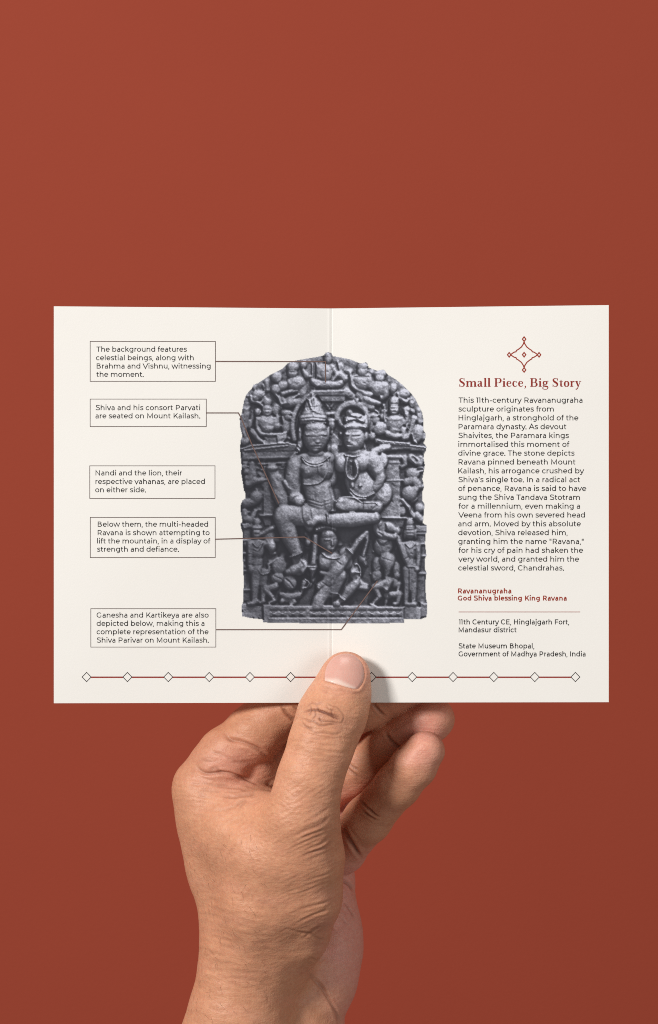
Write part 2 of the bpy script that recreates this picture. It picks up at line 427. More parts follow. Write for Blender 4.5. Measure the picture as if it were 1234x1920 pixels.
# bottom border: diamonds on a red line
dx = [162.5, 239, 315.6, 392.4, 468.8, 545, 620.5, 697, 773, 849.6, 926, 1002.8, 1079]
seg_a, seg_b = [], []
for a, c in zip(dx, dx[1:]):
    (seg_a if c < 621 else seg_b).append(dense([(a + 8.2, 1269.8), (c - 8.2, 1269.8)]))
for segs, pg in ((seg_a, page_a), (seg_b, page_b)):
    V, F = lines_mesh(segs, 2.6)
    obj('border_line', V, F, m_red, pg)
for x in dx:
    V, F = lines_mesh([dense(diamond(x, 1269.4, 8.4, 8.7), 3)], 1.3)
    obj('border_diamond', V, F, m_grey, page_a if x < 621 else page_b)
# ---------------------------------------------------------------- printed stone carving
# the booklet carries a flat print of a photograph of a carved stele: a relief is laid out here, lit once as the
# printed photograph was, and its grey values are the ink of the print
SX0, SY0, SX1, SY1 = 448, 658, 804, 1172
PW, PH = SX1 - SX0 + 1, SY1 - SY0 + 1
gxx, gyy = np.meshgrid(np.arange(SX0, SX1 + 1, dtype=float), np.arange(SY0, SY1 + 1, dtype=float))
relief = np.zeros((PH, PW)); albedo = np.ones((PH, PW))
_o = [0, 0, 1.0]
def view(x, y, s): _o[:] = [x, y, s]
def win(cx, cy, r):
    j0, j1 = max(0, int(cx - r - SX0)), min(PW, int(cx + r - SX0) + 2)
    i0, i1 = max(0, int(cy - r - SY0)), min(PH, int(cy + r - SY0) + 2)
    return slice(i0, max(i0, i1)), slice(j0, max(j0, j1))
def put(sl, z): relief[sl] = np.maximum(relief[sl], z)
def E_(cx, cy, rx, ry, z0, h, rot=0.0):
    s = _o[2]; cx = _o[0] + cx / s; cy = _o[1] + cy / s; rx /= s; ry /= s; h /= s
    sl = win(cx, cy, max(rx, ry)); c, n = math.cos(math.radians(rot)), math.sin(math.radians(rot))
    x = gxx[sl] - cx; y = gyy[sl] - cy
    q = ((x * c + y * n) / rx) ** 2 + ((-x * n + y * c) / ry) ** 2
    put(sl, np.where(q < 1, z0 + h * np.sqrt(np.clip(1 - q, 0, 1)), -99))
def L_(z0, *pts, f=1.0, dz=0.0):
    """limb: (x, y, r) points; z0 base height (px of the photo), f fullness, dz rise along the limb"""
    s = _o[2]
    P = [(_o[0] + p[0] / s, _o[1] + p[1] / s, p[2] / s) for p in pts]
    n = max(1, len(P) - 1)
    for i, (a, b_) in enumerate(zip(P, P[1:])):
        R = max(a[2], b_[2]); mx_, my_ = (a[0] + b_[0]) / 2, (a[1] + b_[1]) / 2
        sl = win(mx_, my_, math.hypot(a[0] - b_[0], a[1] - b_[1]) / 2 + R + 1)
        dx_, dy_ = b_[0] - a[0], b_[1] - a[1]
        t = np.clip(((gxx[sl] - a[0]) * dx_ + (gyy[sl] - a[1]) * dy_) / (dx_ ** 2 + dy_ ** 2 + 1e-9), 0, 1)
        d2 = (gxx[sl] - a[0] - t * dx_) ** 2 + (gyy[sl] - a[1] - t * dy_) ** 2
        r = a[2] + (b_[2] - a[2]) * t
        put(sl, np.where(d2 < r * r, z0 + dz * (i + t) / n + f * np.sqrt(np.clip(r * r - d2, 0, None)), -99))
def pin(poly, s=None):
    x, y = gxx, gyy
    ins = np.zeros(x.shape, bool)
    Q = [(_o[0] + p[0] / _o[2], _o[1] + p[1] / _o[2]) for p in poly]
    for (ax, ay), (bx, by) in zip(Q, Q[1:] + Q[:1]):
        cr = ((ay > y) != (by > y))
        ins ^= cr & (x < ax + (y - ay) * (bx - ax) / ((by - ay) if abs(by - ay) > 1e-9 else 1e-9))
    return ins
def S_(poly, z, z_low=None):
    """slab with a flat face at height z; z_low tilts it so its lower edge is at z_low"""
    m = pin(poly)
    if z_low is not None:
        ys = [_o[1] + p[1] / _o[2] for p in poly]
        zz = z + (z_low - z) * (gyy - min(ys)) / (max(ys) - min(ys) + 1e-9)
    else: zz = z
    relief[m] = np.maximum(relief, zz)[m] if z_low is not None else np.maximum(relief[m], z)
def K_(z0, w, pts, f=1.0): L_(z0, *[(x, y, w) for x, y in pts], f=f)
def CUT(w, depth, pts):
    """groove"""
    s = _o[2]; P = [(_o[0] + x / s, _o[1] + y / s) for x, y in pts]; w = w / s
    for a, b_ in zip(P, P[1:]):
        sl = win((a[0] + b_[0]) / 2, (a[1] + b_[1]) / 2, math.hypot(a[0] - b_[0], a[1] - b_[1]) / 2 + 3 * w)
        dx_, dy_ = b_[0] - a[0], b_[1] - a[1]
        t = np.clip(((gxx[sl] - a[0]) * dx_ + (gyy[sl] - a[1]) * dy_) / (dx_ ** 2 + dy_ ** 2 + 1e-9), 0, 1)
        d2 = (gxx[sl] - a[0] - t * dx_) ** 2 + (gyy[sl] - a[1] - t * dy_) ** 2
        cutm = depth * np.exp(-d2 / (w * w)); groove[sl] = np.maximum(groove[sl], cutm)
groove = np.zeros((PH, PW))
def TONE(cx, cy, rx, ry, k, rot=0.0):
    s = _o[2]; c, n = math.cos(math.radians(rot)), math.sin(math.radians(rot))
    x = gxx - _o[0] - cx / s; y = gyy - _o[1] - cy / s
    q = ((x * c + y * n) / (rx / s)) ** 2 + ((-x * n + y * c) / (ry / s)) ** 2
    albedo[:] *= 1 + (k - 1) * np.exp(-q * q)
def ringpts(cx, cy, rx, ry, a0, a1, n=20): return arc(cx, cy, rx, -ry, a0, a1, n)

view(440, 650, 3.335)
OUT1 = [(60, 902), (52, 850), (42, 790), (45, 750), (40, 700), (35, 640), (38, 590), (50, 560), (35, 500), (33, 450), (45, 420), (60, 340), (75, 300), (110, 260), (120, 240),
        (150, 228), (220, 180), (260, 160), (300, 140), (330, 108), (350, 97), (400, 85), (450, 76), (520, 65), (560, 55), (570, 40), (585, 35), (605, 42), (612, 60), (660, 68),
        (720, 80), (780, 104), (800, 106), (820, 98), (832, 110), (835, 130), (860, 140), (890, 152), (930, 145), (960, 178), (1010, 208), (1060, 250), (1100, 290), (1130, 330),
        (1150, 370), (1170, 410), (1178, 450), (1178, 520), (1192, 545), (1190, 580), (1178, 602), (1198, 625), (1195, 650), (1182, 670), (1180, 700), (1188, 740), (1180, 790),
        (1172, 830), (1182, 880), (1175, 902)]
OUT2 = [(1175, 0), (1182, 40), (1172, 60), (1172, 130), (1185, 150), (1183, 200), (1175, 270), (1200, 285), (1200, 320), (1192, 340), (1190, 400), (1198, 470), (1190, 490),
        (1190, 560), (1198, 580), (1192, 640), (1195, 740), (1203, 770), (1200, 855), (1165, 868), (1060, 870), (1060, 893), (600, 897), (180, 890), (175, 870), (100, 862),
        (48, 850), (45, 790), (55, 760), (55, 700), (60, 640), (55, 570), (52, 460), (52, 400), (52, 330), (42, 300), (38, 275), (50, 262), (40, 200), (38, 160), (50, 130), (70, 115), (65, 60), (55, 20)]
inside = pin(OUT1)
view(440, 900, 3.335)
inside |= pin(OUT2)

# --- slab, pilasters, ledges
view(440, 650, 3.335)
K_(2, 30, [(60, 420), (75, 340), (120, 265), (220, 195), (320, 130), (430, 92), (560, 75), (680, 85), (800, 125), (930, 170), (1040, 250), (1120, 340), (1160, 430)], f=.5)
S_([(40, 632), (330, 600), (400, 610), (400, 650), (40, 660)], 15, 10); K_(16, 6, [(40, 640), (110, 618), (270, 606), (335, 602)]); K_(15, 5, [(60, 650), (330, 620)])
S_([(45, 660), (395, 650), (390, 685), (60, 690)], 9); K_(8, 10, [(60, 700), (390, 690)]); K_(5, 8, [(150, 735), (330, 725)])
S_([(180, 745), (340, 745), (340, 902), (180, 902)], 6); K_(7, 9, [(180, 832), (260, 828)])
K_(16, 6, [(900, 588), (1095, 606)]); K_(15, 5, [(905, 600), (1095, 618)]); S_([(900, 595), (1098, 608), (1098, 640), (930, 655), (900, 640)], 13, 9)
S_([(1095, 612), (1198, 628), (1192, 655), (1095, 650)], 13, 9); K_(14, 5, [(1095, 616), (1195, 630)])
S_([(935, 675), (1045, 675), (1030, 720), (1040, 735), (1030, 760), (1035, 830), (1050, 840), (1040, 845), (1035, 902), (940, 902)], 10)
K_(10, 12, [(940, 690), (1040, 690)]); K_(9, 8, [(945, 725), (1030, 725)]); K_(10, 7, [(945, 838), (1052, 835)])
view(440, 900, 3.335)
S_([(180, 0), (330, 0), (240, 215), (180, 215)], 6); K_(12, 8, [(160, 222), (250, 220)]); S_([(165, 225), (260, 225), (260, 290), (190, 290)], 4)
S_([(880, 0), (1035, 0), (1040, 235), (900, 235)], 10); K_(13, 7, [(900, 236), (1075, 238)]); S_([(910, 245), (1070, 245), (1050, 300), (930, 300)], 6)
S_([(40, 272), (130, 268), (130, 300), (55, 305)], 10); S_([(55, 305), (105, 305), (105, 370), (55, 370)], 3); K_(7, 9, [(55, 378), (100, 375)]); K_(7, 10, [(52, 460), (90, 460)])
K_(7, 9, [(55, 570), (100, 568)]); K_(7, 9, [(55, 690), (110, 686)]); S_([(55, 480), (110, 480), (110, 760), (55, 760)], 3)
S_([(1130, 282), (1200, 286), (1200, 325), (1130, 325)], 11); S_([(1130, 325), (1190, 325), (1190, 770), (1130, 770)], 4)
for yy in (335, 400, 475, 585): K_(7, 9, [(1150, yy), (1194, yy)])
S_([(45, 770), (180, 790), (180, 870), (100, 862), (48, 850)], 16); S_([(1050, 790), (1130, 785), (1165, 800), (1165, 868), (1055, 870)], 18); S_([(1160, 765), (1203, 770), (1200, 855), (1160, 862)], 12)
S_([(175, 780), (400, 788), (640, 785), (1060, 795), (1060, 893), (600, 897), (180, 890)], 28, 26)
K_(27, 5, [(180, 784), (400, 790), (640, 787), (1060, 797)], f=.6); K_(27, 4, [(215, 868), (1040, 866)], f=.5)
def DARK(poly, k):
    albedo[pin(poly)] *= k
for x in (245, 300, 365, 418, 496, 550, 615, 672, 737, 795, 860, 918, 975, 1020):
    DARK([(x - 24, 816), (x + 24, 816), (x + 5, 833), (x - 6, 833)], 0.55); DARK([(x - 24, 860), (x + 24, 860), (x + 6, 843), (x - 6, 843)], 0.55)
    CUT(7, 3, [(x - 22, 818), (x + 20, 818)]); CUT(7, 3, [(x - 22, 858), (x + 20, 858)])
    E_(x, 838, 10, 8, 27.5, 6)
TONE(620, 838, 420, 34, 0.92)

# --- top row of small figures
view(440, 650, 3.335)
E_(585, 75, 26, 36, 12, 26); E_(580, 55, 18, 20, 14, 20); L_(9, (540, 130, 26), (600, 128, 24), f=.8); E_(572, 165, 42, 58, 10, 36); E_(575, 235, 62, 26, 10, 26)
L_(12, (530, 130, 16), (522, 180, 13), (560, 205, 12)); L_(12, (615, 130, 16), (640, 175, 14), (615, 210, 12)); L_(13, (490, 215, 18), (520, 240, 16), (575, 225, 13)); L_(12, (660, 230, 22), (600, 245, 16))
K_(13, 5, [(512, 105), (512, 200)]); K_(10, 5, [(487, 110), (487, 190)]); L_(10, (430, 150, 12), (450, 180, 20), (470, 185, 10)); E_(430, 115, 22, 25, 9, 18)
E_(520, 225, 30, 20, 11, 20); K_(10, 7, [(645, 95), (655, 140), (690, 185), (720, 175)]); E_(665, 130, 20, 28, 8, 12); L_(9, (660, 170, 22), (690, 200, 22))
# left flying pair
E_(365, 128, 38, 32, 12, 30); E_(362, 165, 32, 34, 12, 30); CUT(4, 2, [(345, 160), (385, 160)]); E_(385, 230, 60, 48, 9, 40); E_(355, 225, 32, 30, 12, 26); E_(420, 270, 34, 70, 6, 30)
E_(262, 190, 36, 32, 11, 28); E_(268, 205, 26, 24, 12, 24); E_(300, 245, 40, 30, 11, 28, -20); E_(260, 265, 36, 32, 11, 26); L_(14, (300, 295, 15), (350, 280, 13), (390, 278, 9))
L_(13, (250, 290, 9), (275, 320, 9), (290, 360, 9), (330, 350, 9), (365, 320, 10), (400, 300, 8)); L_(9, (350, 350, 30), (400, 345, 20)); E_(345, 345, 50, 35, 6, 24, -25)
L_(9, (200, 220, 18), (205, 270, 12)); K_(8, 8, [(180, 240), (190, 280)]); K_(8, 7, [(210, 235), (215, 275)]); E_(125, 255, 15, 20, 8, 14)
E_(150, 300, 42, 30, 10, 30); E_(135, 320, 26, 22, 12, 22); L_(12, (100, 310, 10), (105, 340, 10), (150, 350, 10), (175, 370, 9)); L_(12, (190, 320, 12), (165, 350, 10)); E_(175, 345, 14, 12, 2, 4)
E_(300, 330, 18, 40, 8, 20, -30); L_(10, (400, 330, 10), (440, 340, 10), (400, 345, 8))
# left seated figure with tall cap
E_(205, 350, 28, 30, 13, 26); L_(12, (205, 340, 12), (205, 375, 26), f=1.0); E_(203, 400, 34, 42, 13, 34); CUT(4, 2.5, [(185, 395), (225, 395)]); CUT(4, 2, [(195, 418), (212, 418)])
E_(145, 410, 22, 24, 10, 14); E_(258, 395, 26, 40, 7, 16); E_(200, 475, 58, 55, 10, 40); E_(207, 510, 44, 30, 13, 32); L_(13, (160, 455, 18), (140, 450, 12), (134, 490, 10), (150, 520, 12)); L_(13, (245, 455, 18), (262, 480, 18), (270, 440, 14))
E_(265, 495, 26, 26, 12, 26); L_(13, (145, 515, 16), (165, 545, 14), (250, 550, 12)); L_(12, (110, 530, 18), (150, 580, 14), (185, 600, 10)); S_([(255, 540), (325, 535), (330, 570), (300, 610), (270, 605)], 17, 13)
TONE(295, 570, 40, 35, 1.25); S_([(180, 560), (270, 565), (270, 602), (190, 605)], 10)
E_(325, 415, 38, 20, 9, 20); E_(330, 440, 22, 22, 9, 20); E_(320, 500, 28, 50, 6, 22); L_(9, (300, 440, 10), (310, 480, 12), (330, 520, 10)); E_(280, 380, 20, 26, 5, 14)
L_(8, (60, 390, 14), (75, 420, 24), (70, 470, 18), (60, 520, 18)); E_(95, 485, 18, 30, 8, 18); L_(10, (50, 430, 14), (45, 500, 14), (65, 560, 14), (80, 590, 12)); L_(10, (75, 395, 18), (60, 450, 18))
E_(65, 590, 30, 30, 8, 22); E_(110, 440, 12, 40, 2, 6)
# right flying pair
E_(800, 125, 34, 30, 12, 28); E_(798, 158, 34, 32, 12, 30); E_(795, 225, 52, 52, 10, 44); L_(11, (755, 195, 22), (830, 195, 30), (850, 240, 26), f=.9); L_(15, (722, 165, 10), (730, 200, 11), (735, 240, 12), (760, 265, 12), (810, 285, 12))
E_(715, 155, 26, 18, 9, 20); L_(13, (810, 290, 18), (850, 300, 18)); CUT(5, 3, [(745, 190), (840, 190)]); E_(820, 150, 14, 20, 14, 14)
E_(910, 170, 42, 26, 11, 26); E_(908, 195, 32, 32, 12, 28); E_(900, 260, 55, 52, 10, 44); L_(14, (935, 250, 32), (945, 300, 22), (925, 320, 14)); E_(885, 250, 28, 30, 14, 26); E_(855, 160, 22, 24, 8, 16)
L_(14, (820, 325, 18), (860, 345, 20), (905, 355, 13)); L_(12, (780, 300, 26), (860, 380, 20), (800, 360, 20), f=.6); E_(915, 320, 10, 14, 16, 12); L_(9, (700, 280, 26), (735, 310, 22), (750, 330, 12), f=.8)
E_(765, 338, 13, 16, 14, 12); E_(990, 260, 26, 30, 10, 22); E_(1060, 295, 40, 32, 10, 28); L_(12, (1020, 290, 10), (1030, 320, 12), (1075, 345, 12), (1085, 330, 10)); E_(1000, 300, 14, 20, 8, 12)
E_(1110, 345, 22, 40, 6, 14)
# right seated four-armed figure
E_(998, 350, 32, 40, 12, 30); E_(998, 390, 32, 42, 13, 32); CUT(5, 2, [(970, 360), (1028, 358)]); CUT(4, 2.5, [(978, 388), (1018, 386)]); CUT(4, 2, [(990, 408), (1008, 408)]); CUT(4, 2, [(970, 372), (1026, 370)])
E_(1000, 480, 58, 58, 9, 44); E_(1000, 455, 52, 26, 12, 36); E_(1000, 520, 38, 36, 11, 34); L_(12, (1045, 450, 14), (1058, 480, 12)); L_(13, (1075, 420, 18), (1080, 470, 11), (1075, 510, 10)); E_(1076, 395, 24, 22, 10, 20)
K_(14, 7, [(1068, 425), (1070, 480)]); E_(1088, 455, 8, 40, 10, 10); L_(14, (960, 545, 20), (1010, 560, 20), (1040, 555, 14)); L_(12, (1055, 520, 20), (1060, 570, 18)); E_(915, 510, 52, 40, 10, 22, -20); TONE(918, 512, 55, 42, 1.12)
K_(15, 7, [(938, 380), (938, 470)]); E_(932, 370, 9, 12, 15, 12); E_(935, 405, 22, 16, 11, 16); E_(930, 435, 26, 24, 9, 20); E_(870, 420, 36, 30, 8, 18); CUT(9, 7, [(845, 415), (870, 408), (890, 420)]); E_(880, 460, 30, 24, 7, 18); E_(850, 500, 20, 40, 7, 18)
E_(860, 560, 24, 26, 9, 18); E_(895, 590, 20, 16, 10, 14); L_(10, (1120, 450, 22), (1105, 510, 16), (1080, 570, 14)); L_(9, (1150, 400, 20), (1160, 470, 20)); E_(1145, 540, 38, 60, 8, 26, 10); L_(12, (1110, 545, 7), (1120, 590, 7), (1140, 605, 6)); E_(1180, 560, 14, 26, 7, 12)
E_(1165, 440, 16, 34, 6, 14)
# plinth under the top figure
S_([(455, 300), (480, 272), (690, 268), (725, 300), (725, 315), (690, 305), (520, 305), (430, 345)], 16, 14); S_([(515, 300), (692, 300), (690, 345), (540, 345)], 12); S_([(545, 345), (640, 345), (600, 400), (585, 400)], 6); S_([(520, 410), (650, 405), (650, 428), (560, 432)], 13)
S_([(560, 430), (600, 430), (590, 470), (575, 470)], 8); K_(15, 10, [(420, 350), (455, 310), (490, 283), (680, 278)], f=.6)
for a, c in ((555, 590), (575, 610)): CUT(4, 3, [(a, 350), (c, 400)]); CUT(4, 3, [(c + 20, 350), (a + 25, 400)])
E_(605, 462, 26, 16, 12, 18); E_(605, 490, 24, 34, 10, 26); E_(605, 530, 14, 22, 8, 14); S_([(575, 575), (620, 540), (675, 590), (675, 620), (575, 625)], 9)
# halos
K_(11, 17, ringpts(500, 500, 138, 190, 205, 105, 24), f=.8); K_(14, 4, ringpts(500, 500, 138, 190, 205, 105, 24)); K_(12, 20, ringpts(735, 455, 98, 100, 175, -40, 26), f=.8); K_(15, 4, ringpts(735, 455, 90, 92, 170, -40, 24)); K_(15, 4, ringpts(735, 455, 106, 108, 170, -40, 24))
K_(9, 14, [(640, 420), (660, 480), (680, 500)]); 

# --- the large seated pair
# his crown
L_(22, (490, 318, 16), (490, 345, 34), (492, 385, 58), (492, 420, 74), f=.75); E_(490, 450, 88, 44, 24, 62); E_(488, 305, 8, 12, 26, 12)
for yy, w in ((400, 60), (425, 72), (448, 80), (470, 82)):
    CUT(4, 3.2, [(492 - w, yy + 6), (492, yy - 4), (492 + w, yy + 6)])
    for k in range(-5, 6): E_(492 + k * w / 5.4, yy + 8 - 2 * (5 - abs(k)), 8, 8, 40 - abs(k) * 2.2, 10)
CUT(3, 3, [(440, 352), (455, 400)]); CUT(3, 3, [(455, 345), (480, 400)]); CUT(4, 3, [(470, 320), (490, 390)]); CUT(3, 3, [(520, 340), (535, 400)]); CUT(3, 2.5, [(500, 330), (512, 390)]); CUT(3, 3, [(440, 380), (530, 375)])
S_([(455, 330), (490, 318), (500, 390), (478, 405)], 41); TONE(480, 360, 45, 60, 1.25); TONE(490, 440, 95, 45, 1.12)
# his face
E_(506, 565, 80, 98, 24, 78); E_(506, 610, 60, 56, 26, 70); E_(505, 510, 72, 40, 28, 60); L_(44, (517, 540, 6), (519, 590, 11), f=1.1); E_(519, 597, 15, 8, 46, 14); L_(45, (498, 620, 5), (538, 618, 5)); L_(44, (503, 630, 6), (533, 629, 6)); CUT(3, 3.0, [(497, 625), (540, 623)])
L_(43, (452, 553, 9), (480, 550, 11), (500, 556, 8)); L_(43, (530, 552, 8), (550, 548, 10), (568, 552, 7)); CUT(4, 1.7, [(452, 563), (480, 564), (502, 562)]); CUT(4, 1.7, [(530, 560), (552, 558), (570, 558)]); CUT(4, 1.5, [(446, 538), (480, 530), (506, 542), (530, 536), (560, 528), (574, 534)])
E_(505, 648, 26, 14, 36, 30); E_(408, 545, 14, 44, 20, 22); E_(584, 545, 12, 44, 20, 20); E_(410, 610, 22, 34, 14, 24); E_(400, 640, 18, 20, 14, 24); E_(590, 640, 18, 26, 12, 18); L_(15, (380, 670, 14), (350, 695, 10)); E_(405, 528, 8, 8, 26, 12)
for k in range(6): E_(400 + 8 * math.sin(k * 2.1), 620 + k * 9, 7, 6, 22, 10)
# his body
E_(508, 668, 54, 36, 22, 44); L_(18, (378, 742, 54), (440, 706, 44), (505, 690, 40), (578, 704, 44), f=.95); E_(505, 758, 112, 92, 16, 84); E_(455, 770, 55, 60, 26, 58); E_(565, 770, 52, 60, 26, 54); L_(20, (378, 750, 56), (362, 830, 52), (372, 900, 44), f=.95); L_(14, (585, 740, 46), (600, 830, 40), f=.8)
L_(14, (508, 770, 96), (516, 840, 84), (524, 905, 80), f=.85); E_(520, 880, 70, 50, 18, 64)
K_(42, 5, spl([(425, 690), (455, 720), (500, 732), (545, 722), (590, 690)], 4), f=1); K_(42, 4, spl([(420, 700), (450, 735), (505, 748), (550, 735)], 4)); K_(41, 4, spl([(585, 710), (580, 780), (555, 830), (510, 858), (430, 862)], 5)); K_(43, 4, [(525, 740), (528, 790)])
for k in range(6): CUT(3, 1.5, [(520 + k * 9, 725 - k * 3), (524 + k * 9, 735 - k * 3)])
CUT(10, 8, [(418, 780), (415, 850), (430, 902)]); L_(30, (310, 845, 12), (330, 880, 10), (370, 898, 10))
L_(10, (235, 762, 34), (262, 850, 40), (290, 902, 46), f=.9); E_(235, 760, 36, 18, 20, 22); TONE(235, 755, 38, 14, 1.3)
view(440, 900, 3.335)
L_(20, (470, 0, 70), (520, 60, 88), (540, 140, 92), f=.7); L_(16, (265, 0, 44), (285, 90, 48), (300, 130, 44), f=.7); L_(25, (310, 15, 9), (340, 45, 9), (400, 72, 9)); L_(16, (365, 0, 46), (360, 60, 36), f=.8)
E_(385, 112, 50, 36, 28, 40); E_(405, 130, 36, 34, 34, 30); TONE(405, 130, 34, 32, 1.35); CUT(4, 3, [(360, 130), (375, 110), (430, 90)])
S_([(450, 110), (620, 90), (640, 200), (520, 205), (440, 160)], 22, 30); 
for yy in (120, 140): CUT(3, 2, [(455, yy), (540, yy + 25), (620, yy)])
for xx in (560, 585, 605): CUT(3, 2.5, [(xx, 130), (xx + 3, 190)])
CUT(7, 5, [(595, 50), (615, 120), (625, 190)]); L_(28, (440, 155, 10), (480, 185, 12), (530, 210, 10))
# his legs
L_(26, (540, 215, 52), (430, 222, 66), (310, 222, 66), f=.85); L_(26, (308, 232, 66), (345, 360, 52), (388, 458, 36), f=.9); K_(48, 7, [(345, 482), (385, 470), (420, 455)]); L_(20, (385, 480, 30), (395, 520, 34), f=.8); L_(24, (330, 575, 18), (370, 560, 34), (430, 530, 30), f=.9); L_(30, (430, 510, 14), (450, 540, 12), (425, 575, 14)); TONE(435, 520, 22, 30, 1.4); TONE(370, 565, 45, 30, 1.2)
L_(26, (415, 160, 14), (432, 240, 26), (470, 300, 24), f=.6); CUT(4, 4, [(418, 170), (420, 230), (445, 300)]); CUT(3, 3, [(470, 180), (480, 240)])
L_(36, (880, 235, 34), (740, 246, 48), (640, 250, 44), (560, 248, 30), f=.95); L_(40, (560, 248, 26), (515, 246, 26), (490, 270, 22), (462, 275, 14)); TONE(505, 250, 34, 34, 1.25); K_(52, 6, [(578, 215), (585, 275)]); TONE(700, 230, 180, 40, 1.12)
E_(708, 150, 84, 48, 37, 8); E_(730, 160, 66, 40, 36, 18); L_(36, (790, 165, 28), (860, 165, 32), (892, 170, 34), f=.8); TONE(705, 150, 85, 45, 1.08); CUT(4, 4, [(800, 135), (800, 200)]); K_(44, 3, spl([(632, 140), (655, 112), (700, 104), (750, 114), (795, 140)], 4)); K_(46, 3, [(795, 140), (880, 138), (898, 160)])
CUT(4, 3, [(855, 170), (850, 195), (900, 150)]); L_(30, (895, 170, 14), (895, 220, 10))
# her
view(440, 650, 3.335)
E_(748, 572, 68, 82, 24, 66); E_(740, 610, 46, 40, 28, 56); L_(40, (722, 540, 6), (716, 588, 11)); E_(716, 594, 13, 8, 42, 14); L_(42, (700, 622, 5), (730, 622, 5)); CUT(3, 2.5, [(700, 616), (732, 616)]); L_(42, (694, 548, 9), (712, 550, 7)); L_(42, (738, 552, 9), (775, 550, 8)); CUT(4, 1.8, [(690, 558), (712, 560)]); CUT(4, 1.8, [(738, 562), (782, 558)]); CUT(4, 1.4, [(690, 535), (715, 535), (740, 532), (785, 536)])
E_(748, 500, 72, 28, 26, 52); E_(752, 455, 68, 40, 22, 48); E_(718, 420, 22, 24, 26, 22); E_(770, 440, 22, 16, 30, 24); E_(815, 480, 22, 50, 20, 26); 
for k in range(9): E_(690 + k * 16, 505 - 10 * math.sin(k / 8 * math.pi), 10, 9, 38, 12)
for k in range(7): E_(700 + k * 17, 470 - 14 * math.sin(k / 6 * math.pi), 9, 10, 34, 14)
CUT(9, 8, [(690, 480), (745, 462), (800, 478)]); CUT(8, 7, [(720, 440), (750, 446)]); CUT(9, 8, [(790, 450), (800, 440)]); TONE(755, 455, 75, 55, 1.2); E_(715, 410, 7, 16, 36, 12)
E_(822, 560, 18, 30, 18, 22); E_(800, 630, 24, 34, 14, 20); E_(665, 545, 12, 12, 16, 14); K_(20, 5, [(805, 610), (825, 650)])
E_(752, 660, 48, 30, 22, 36); L_(18, (650, 700, 34), (700, 688, 34), (790, 682, 36), (855, 700, 46), f=.9); L_(14, (748, 730, 84), (768, 825, 66), (795, 915, 86), f=.8); E_(668, 735, 44, 52, 26, 50); E_(792, 722, 54, 54, 28, 54); L_(22, (862, 712, 54), (890, 775, 48), (912, 820, 34), f=.9); L_(26, (912, 820, 34), (900, 855, 30), (880, 880, 26), f=.8)
E_(788, 885, 82, 84, 15, 44); E_(928, 712, 30, 50, 18, 24); TONE(930, 715, 30, 50, 1.25); L_(16, (870, 660, 26), (930, 635, 24), (962, 630, 18)); TONE(920, 635, 60, 25, 1.15); CUT(10, 8, [(850, 780), (870, 810)]); 
K_(44, 9, spl([(705, 700), (697, 760), (705, 810), (735, 832), (760, 810), (768, 770), (755, 720)], 4)); CUT(13, 9, [(732, 740), (735, 800)]); K_(36, 4, [(728, 720), (733, 800)]); E_(738, 868, 12, 18, 38, 10); K_(42, 4, [(690, 680), (740, 690), (790, 678)]); E_(785, 870, 7, 7, 42, 4); CUT(6, 5, [(783, 866), (787, 870)])
L_(14, (620, 640, 30), (630, 680, 24), f=.7); E_(625, 700, 20, 40, 12, 18)
view(440, 900, 3.335)
L_(18, (770, 0, 80), (800, 60, 92), (800, 100, 86), f=.6); K_(42, 6, spl([(725, 60), (760, 95), (820, 105), (870, 85)], 4)); K_(41, 6, spl([(720, 80), (760, 112), (820, 120)], 4)); E_(785, 35, 10, 9, 44, 6)
for k in range(10): CUT(3, 2, [(740 + k * 14, 90 + 12 * math.sin(k / 9 * 3.1)), (744 + k * 14, 108 + 12 * math.sin(k / 9 * 3.1))])
E_(930, 90, 56, 72, 20, 22, 10); TONE(930, 90, 56, 70, 1.22); L_(24, (900, 20, 26), (890, 40, 20), f=.7); E_(735, 25, 14, 22, 34, 16)
CUT(20, 16, [(655, 10), (670, 90)])

# --- lower register
# central crouching king
E_(590, 380, 54, 66, 20, 54); E_(585, 345, 46, 36, 24, 44); E_(570, 300, 72, 26, 18, 36, -8); TONE(580, 325, 46, 18, 1.3)
for k in range(8): E_(510 + k * 17, 312 - 16 * math.sin(k / 7 * 3.1), 9, 13, 32, 14)
E_(600, 425, 30, 24, 26, 36); L_(38, (610, 380, 5), (612, 405, 9)); CUT(3, 2.6, [(565, 382), (595, 380)]); L_(37, (568, 376, 7), (592, 375, 7)); CUT(3, 2.6, [(598, 425), (622, 423)]); CUT(3, 2, [(618, 375), (632, 372)]); E_(540, 385, 12, 40, 16, 16); E_(655, 400, 20, 20, 5, 10)
E_(590, 500, 72, 62, 12, 46); E_(570, 525, 46, 42, 18, 36); K_(28, 4, spl([(545, 455), (580, 485), (640, 490), (690, 460)], 4)); L_(10, (690, 460, 40), (700, 520, 40), f=.7)
L_(30, (505, 355, 18), (500, 440, 19), (492, 520, 20)); E_(488, 545, 30, 30, 26, 24); CUT(3, 3, [(465, 535), (510, 535)]); CUT(3, 3, [(465, 552), (505, 552)]); L_(24, (490, 570, 18), (485, 605, 7)); TONE(490, 440, 24, 100, 1.08); E_(460, 385, 20, 28, 16, 16); E_(462, 362, 8, 12, 18, 10)
L_(22, (590, 630, 44), (640, 560, 40), (700, 480, 26), (722, 448, 24), f=.9); L_(28, (735, 440, 20), (770, 385, 20), (825, 330, 16)); L_(26, (828, 330, 15), (830, 380, 12), (805, 470, 14)); E_(800, 495, 24, 22, 20, 20); L_(22, (800, 490, 18), (820, 530, 10)); K_(42, 6, [(705, 430), (740, 465)]); TONE(790, 360, 60, 40, 1.18, -45); CUT(3, 3, [(640, 510), (665, 530)])
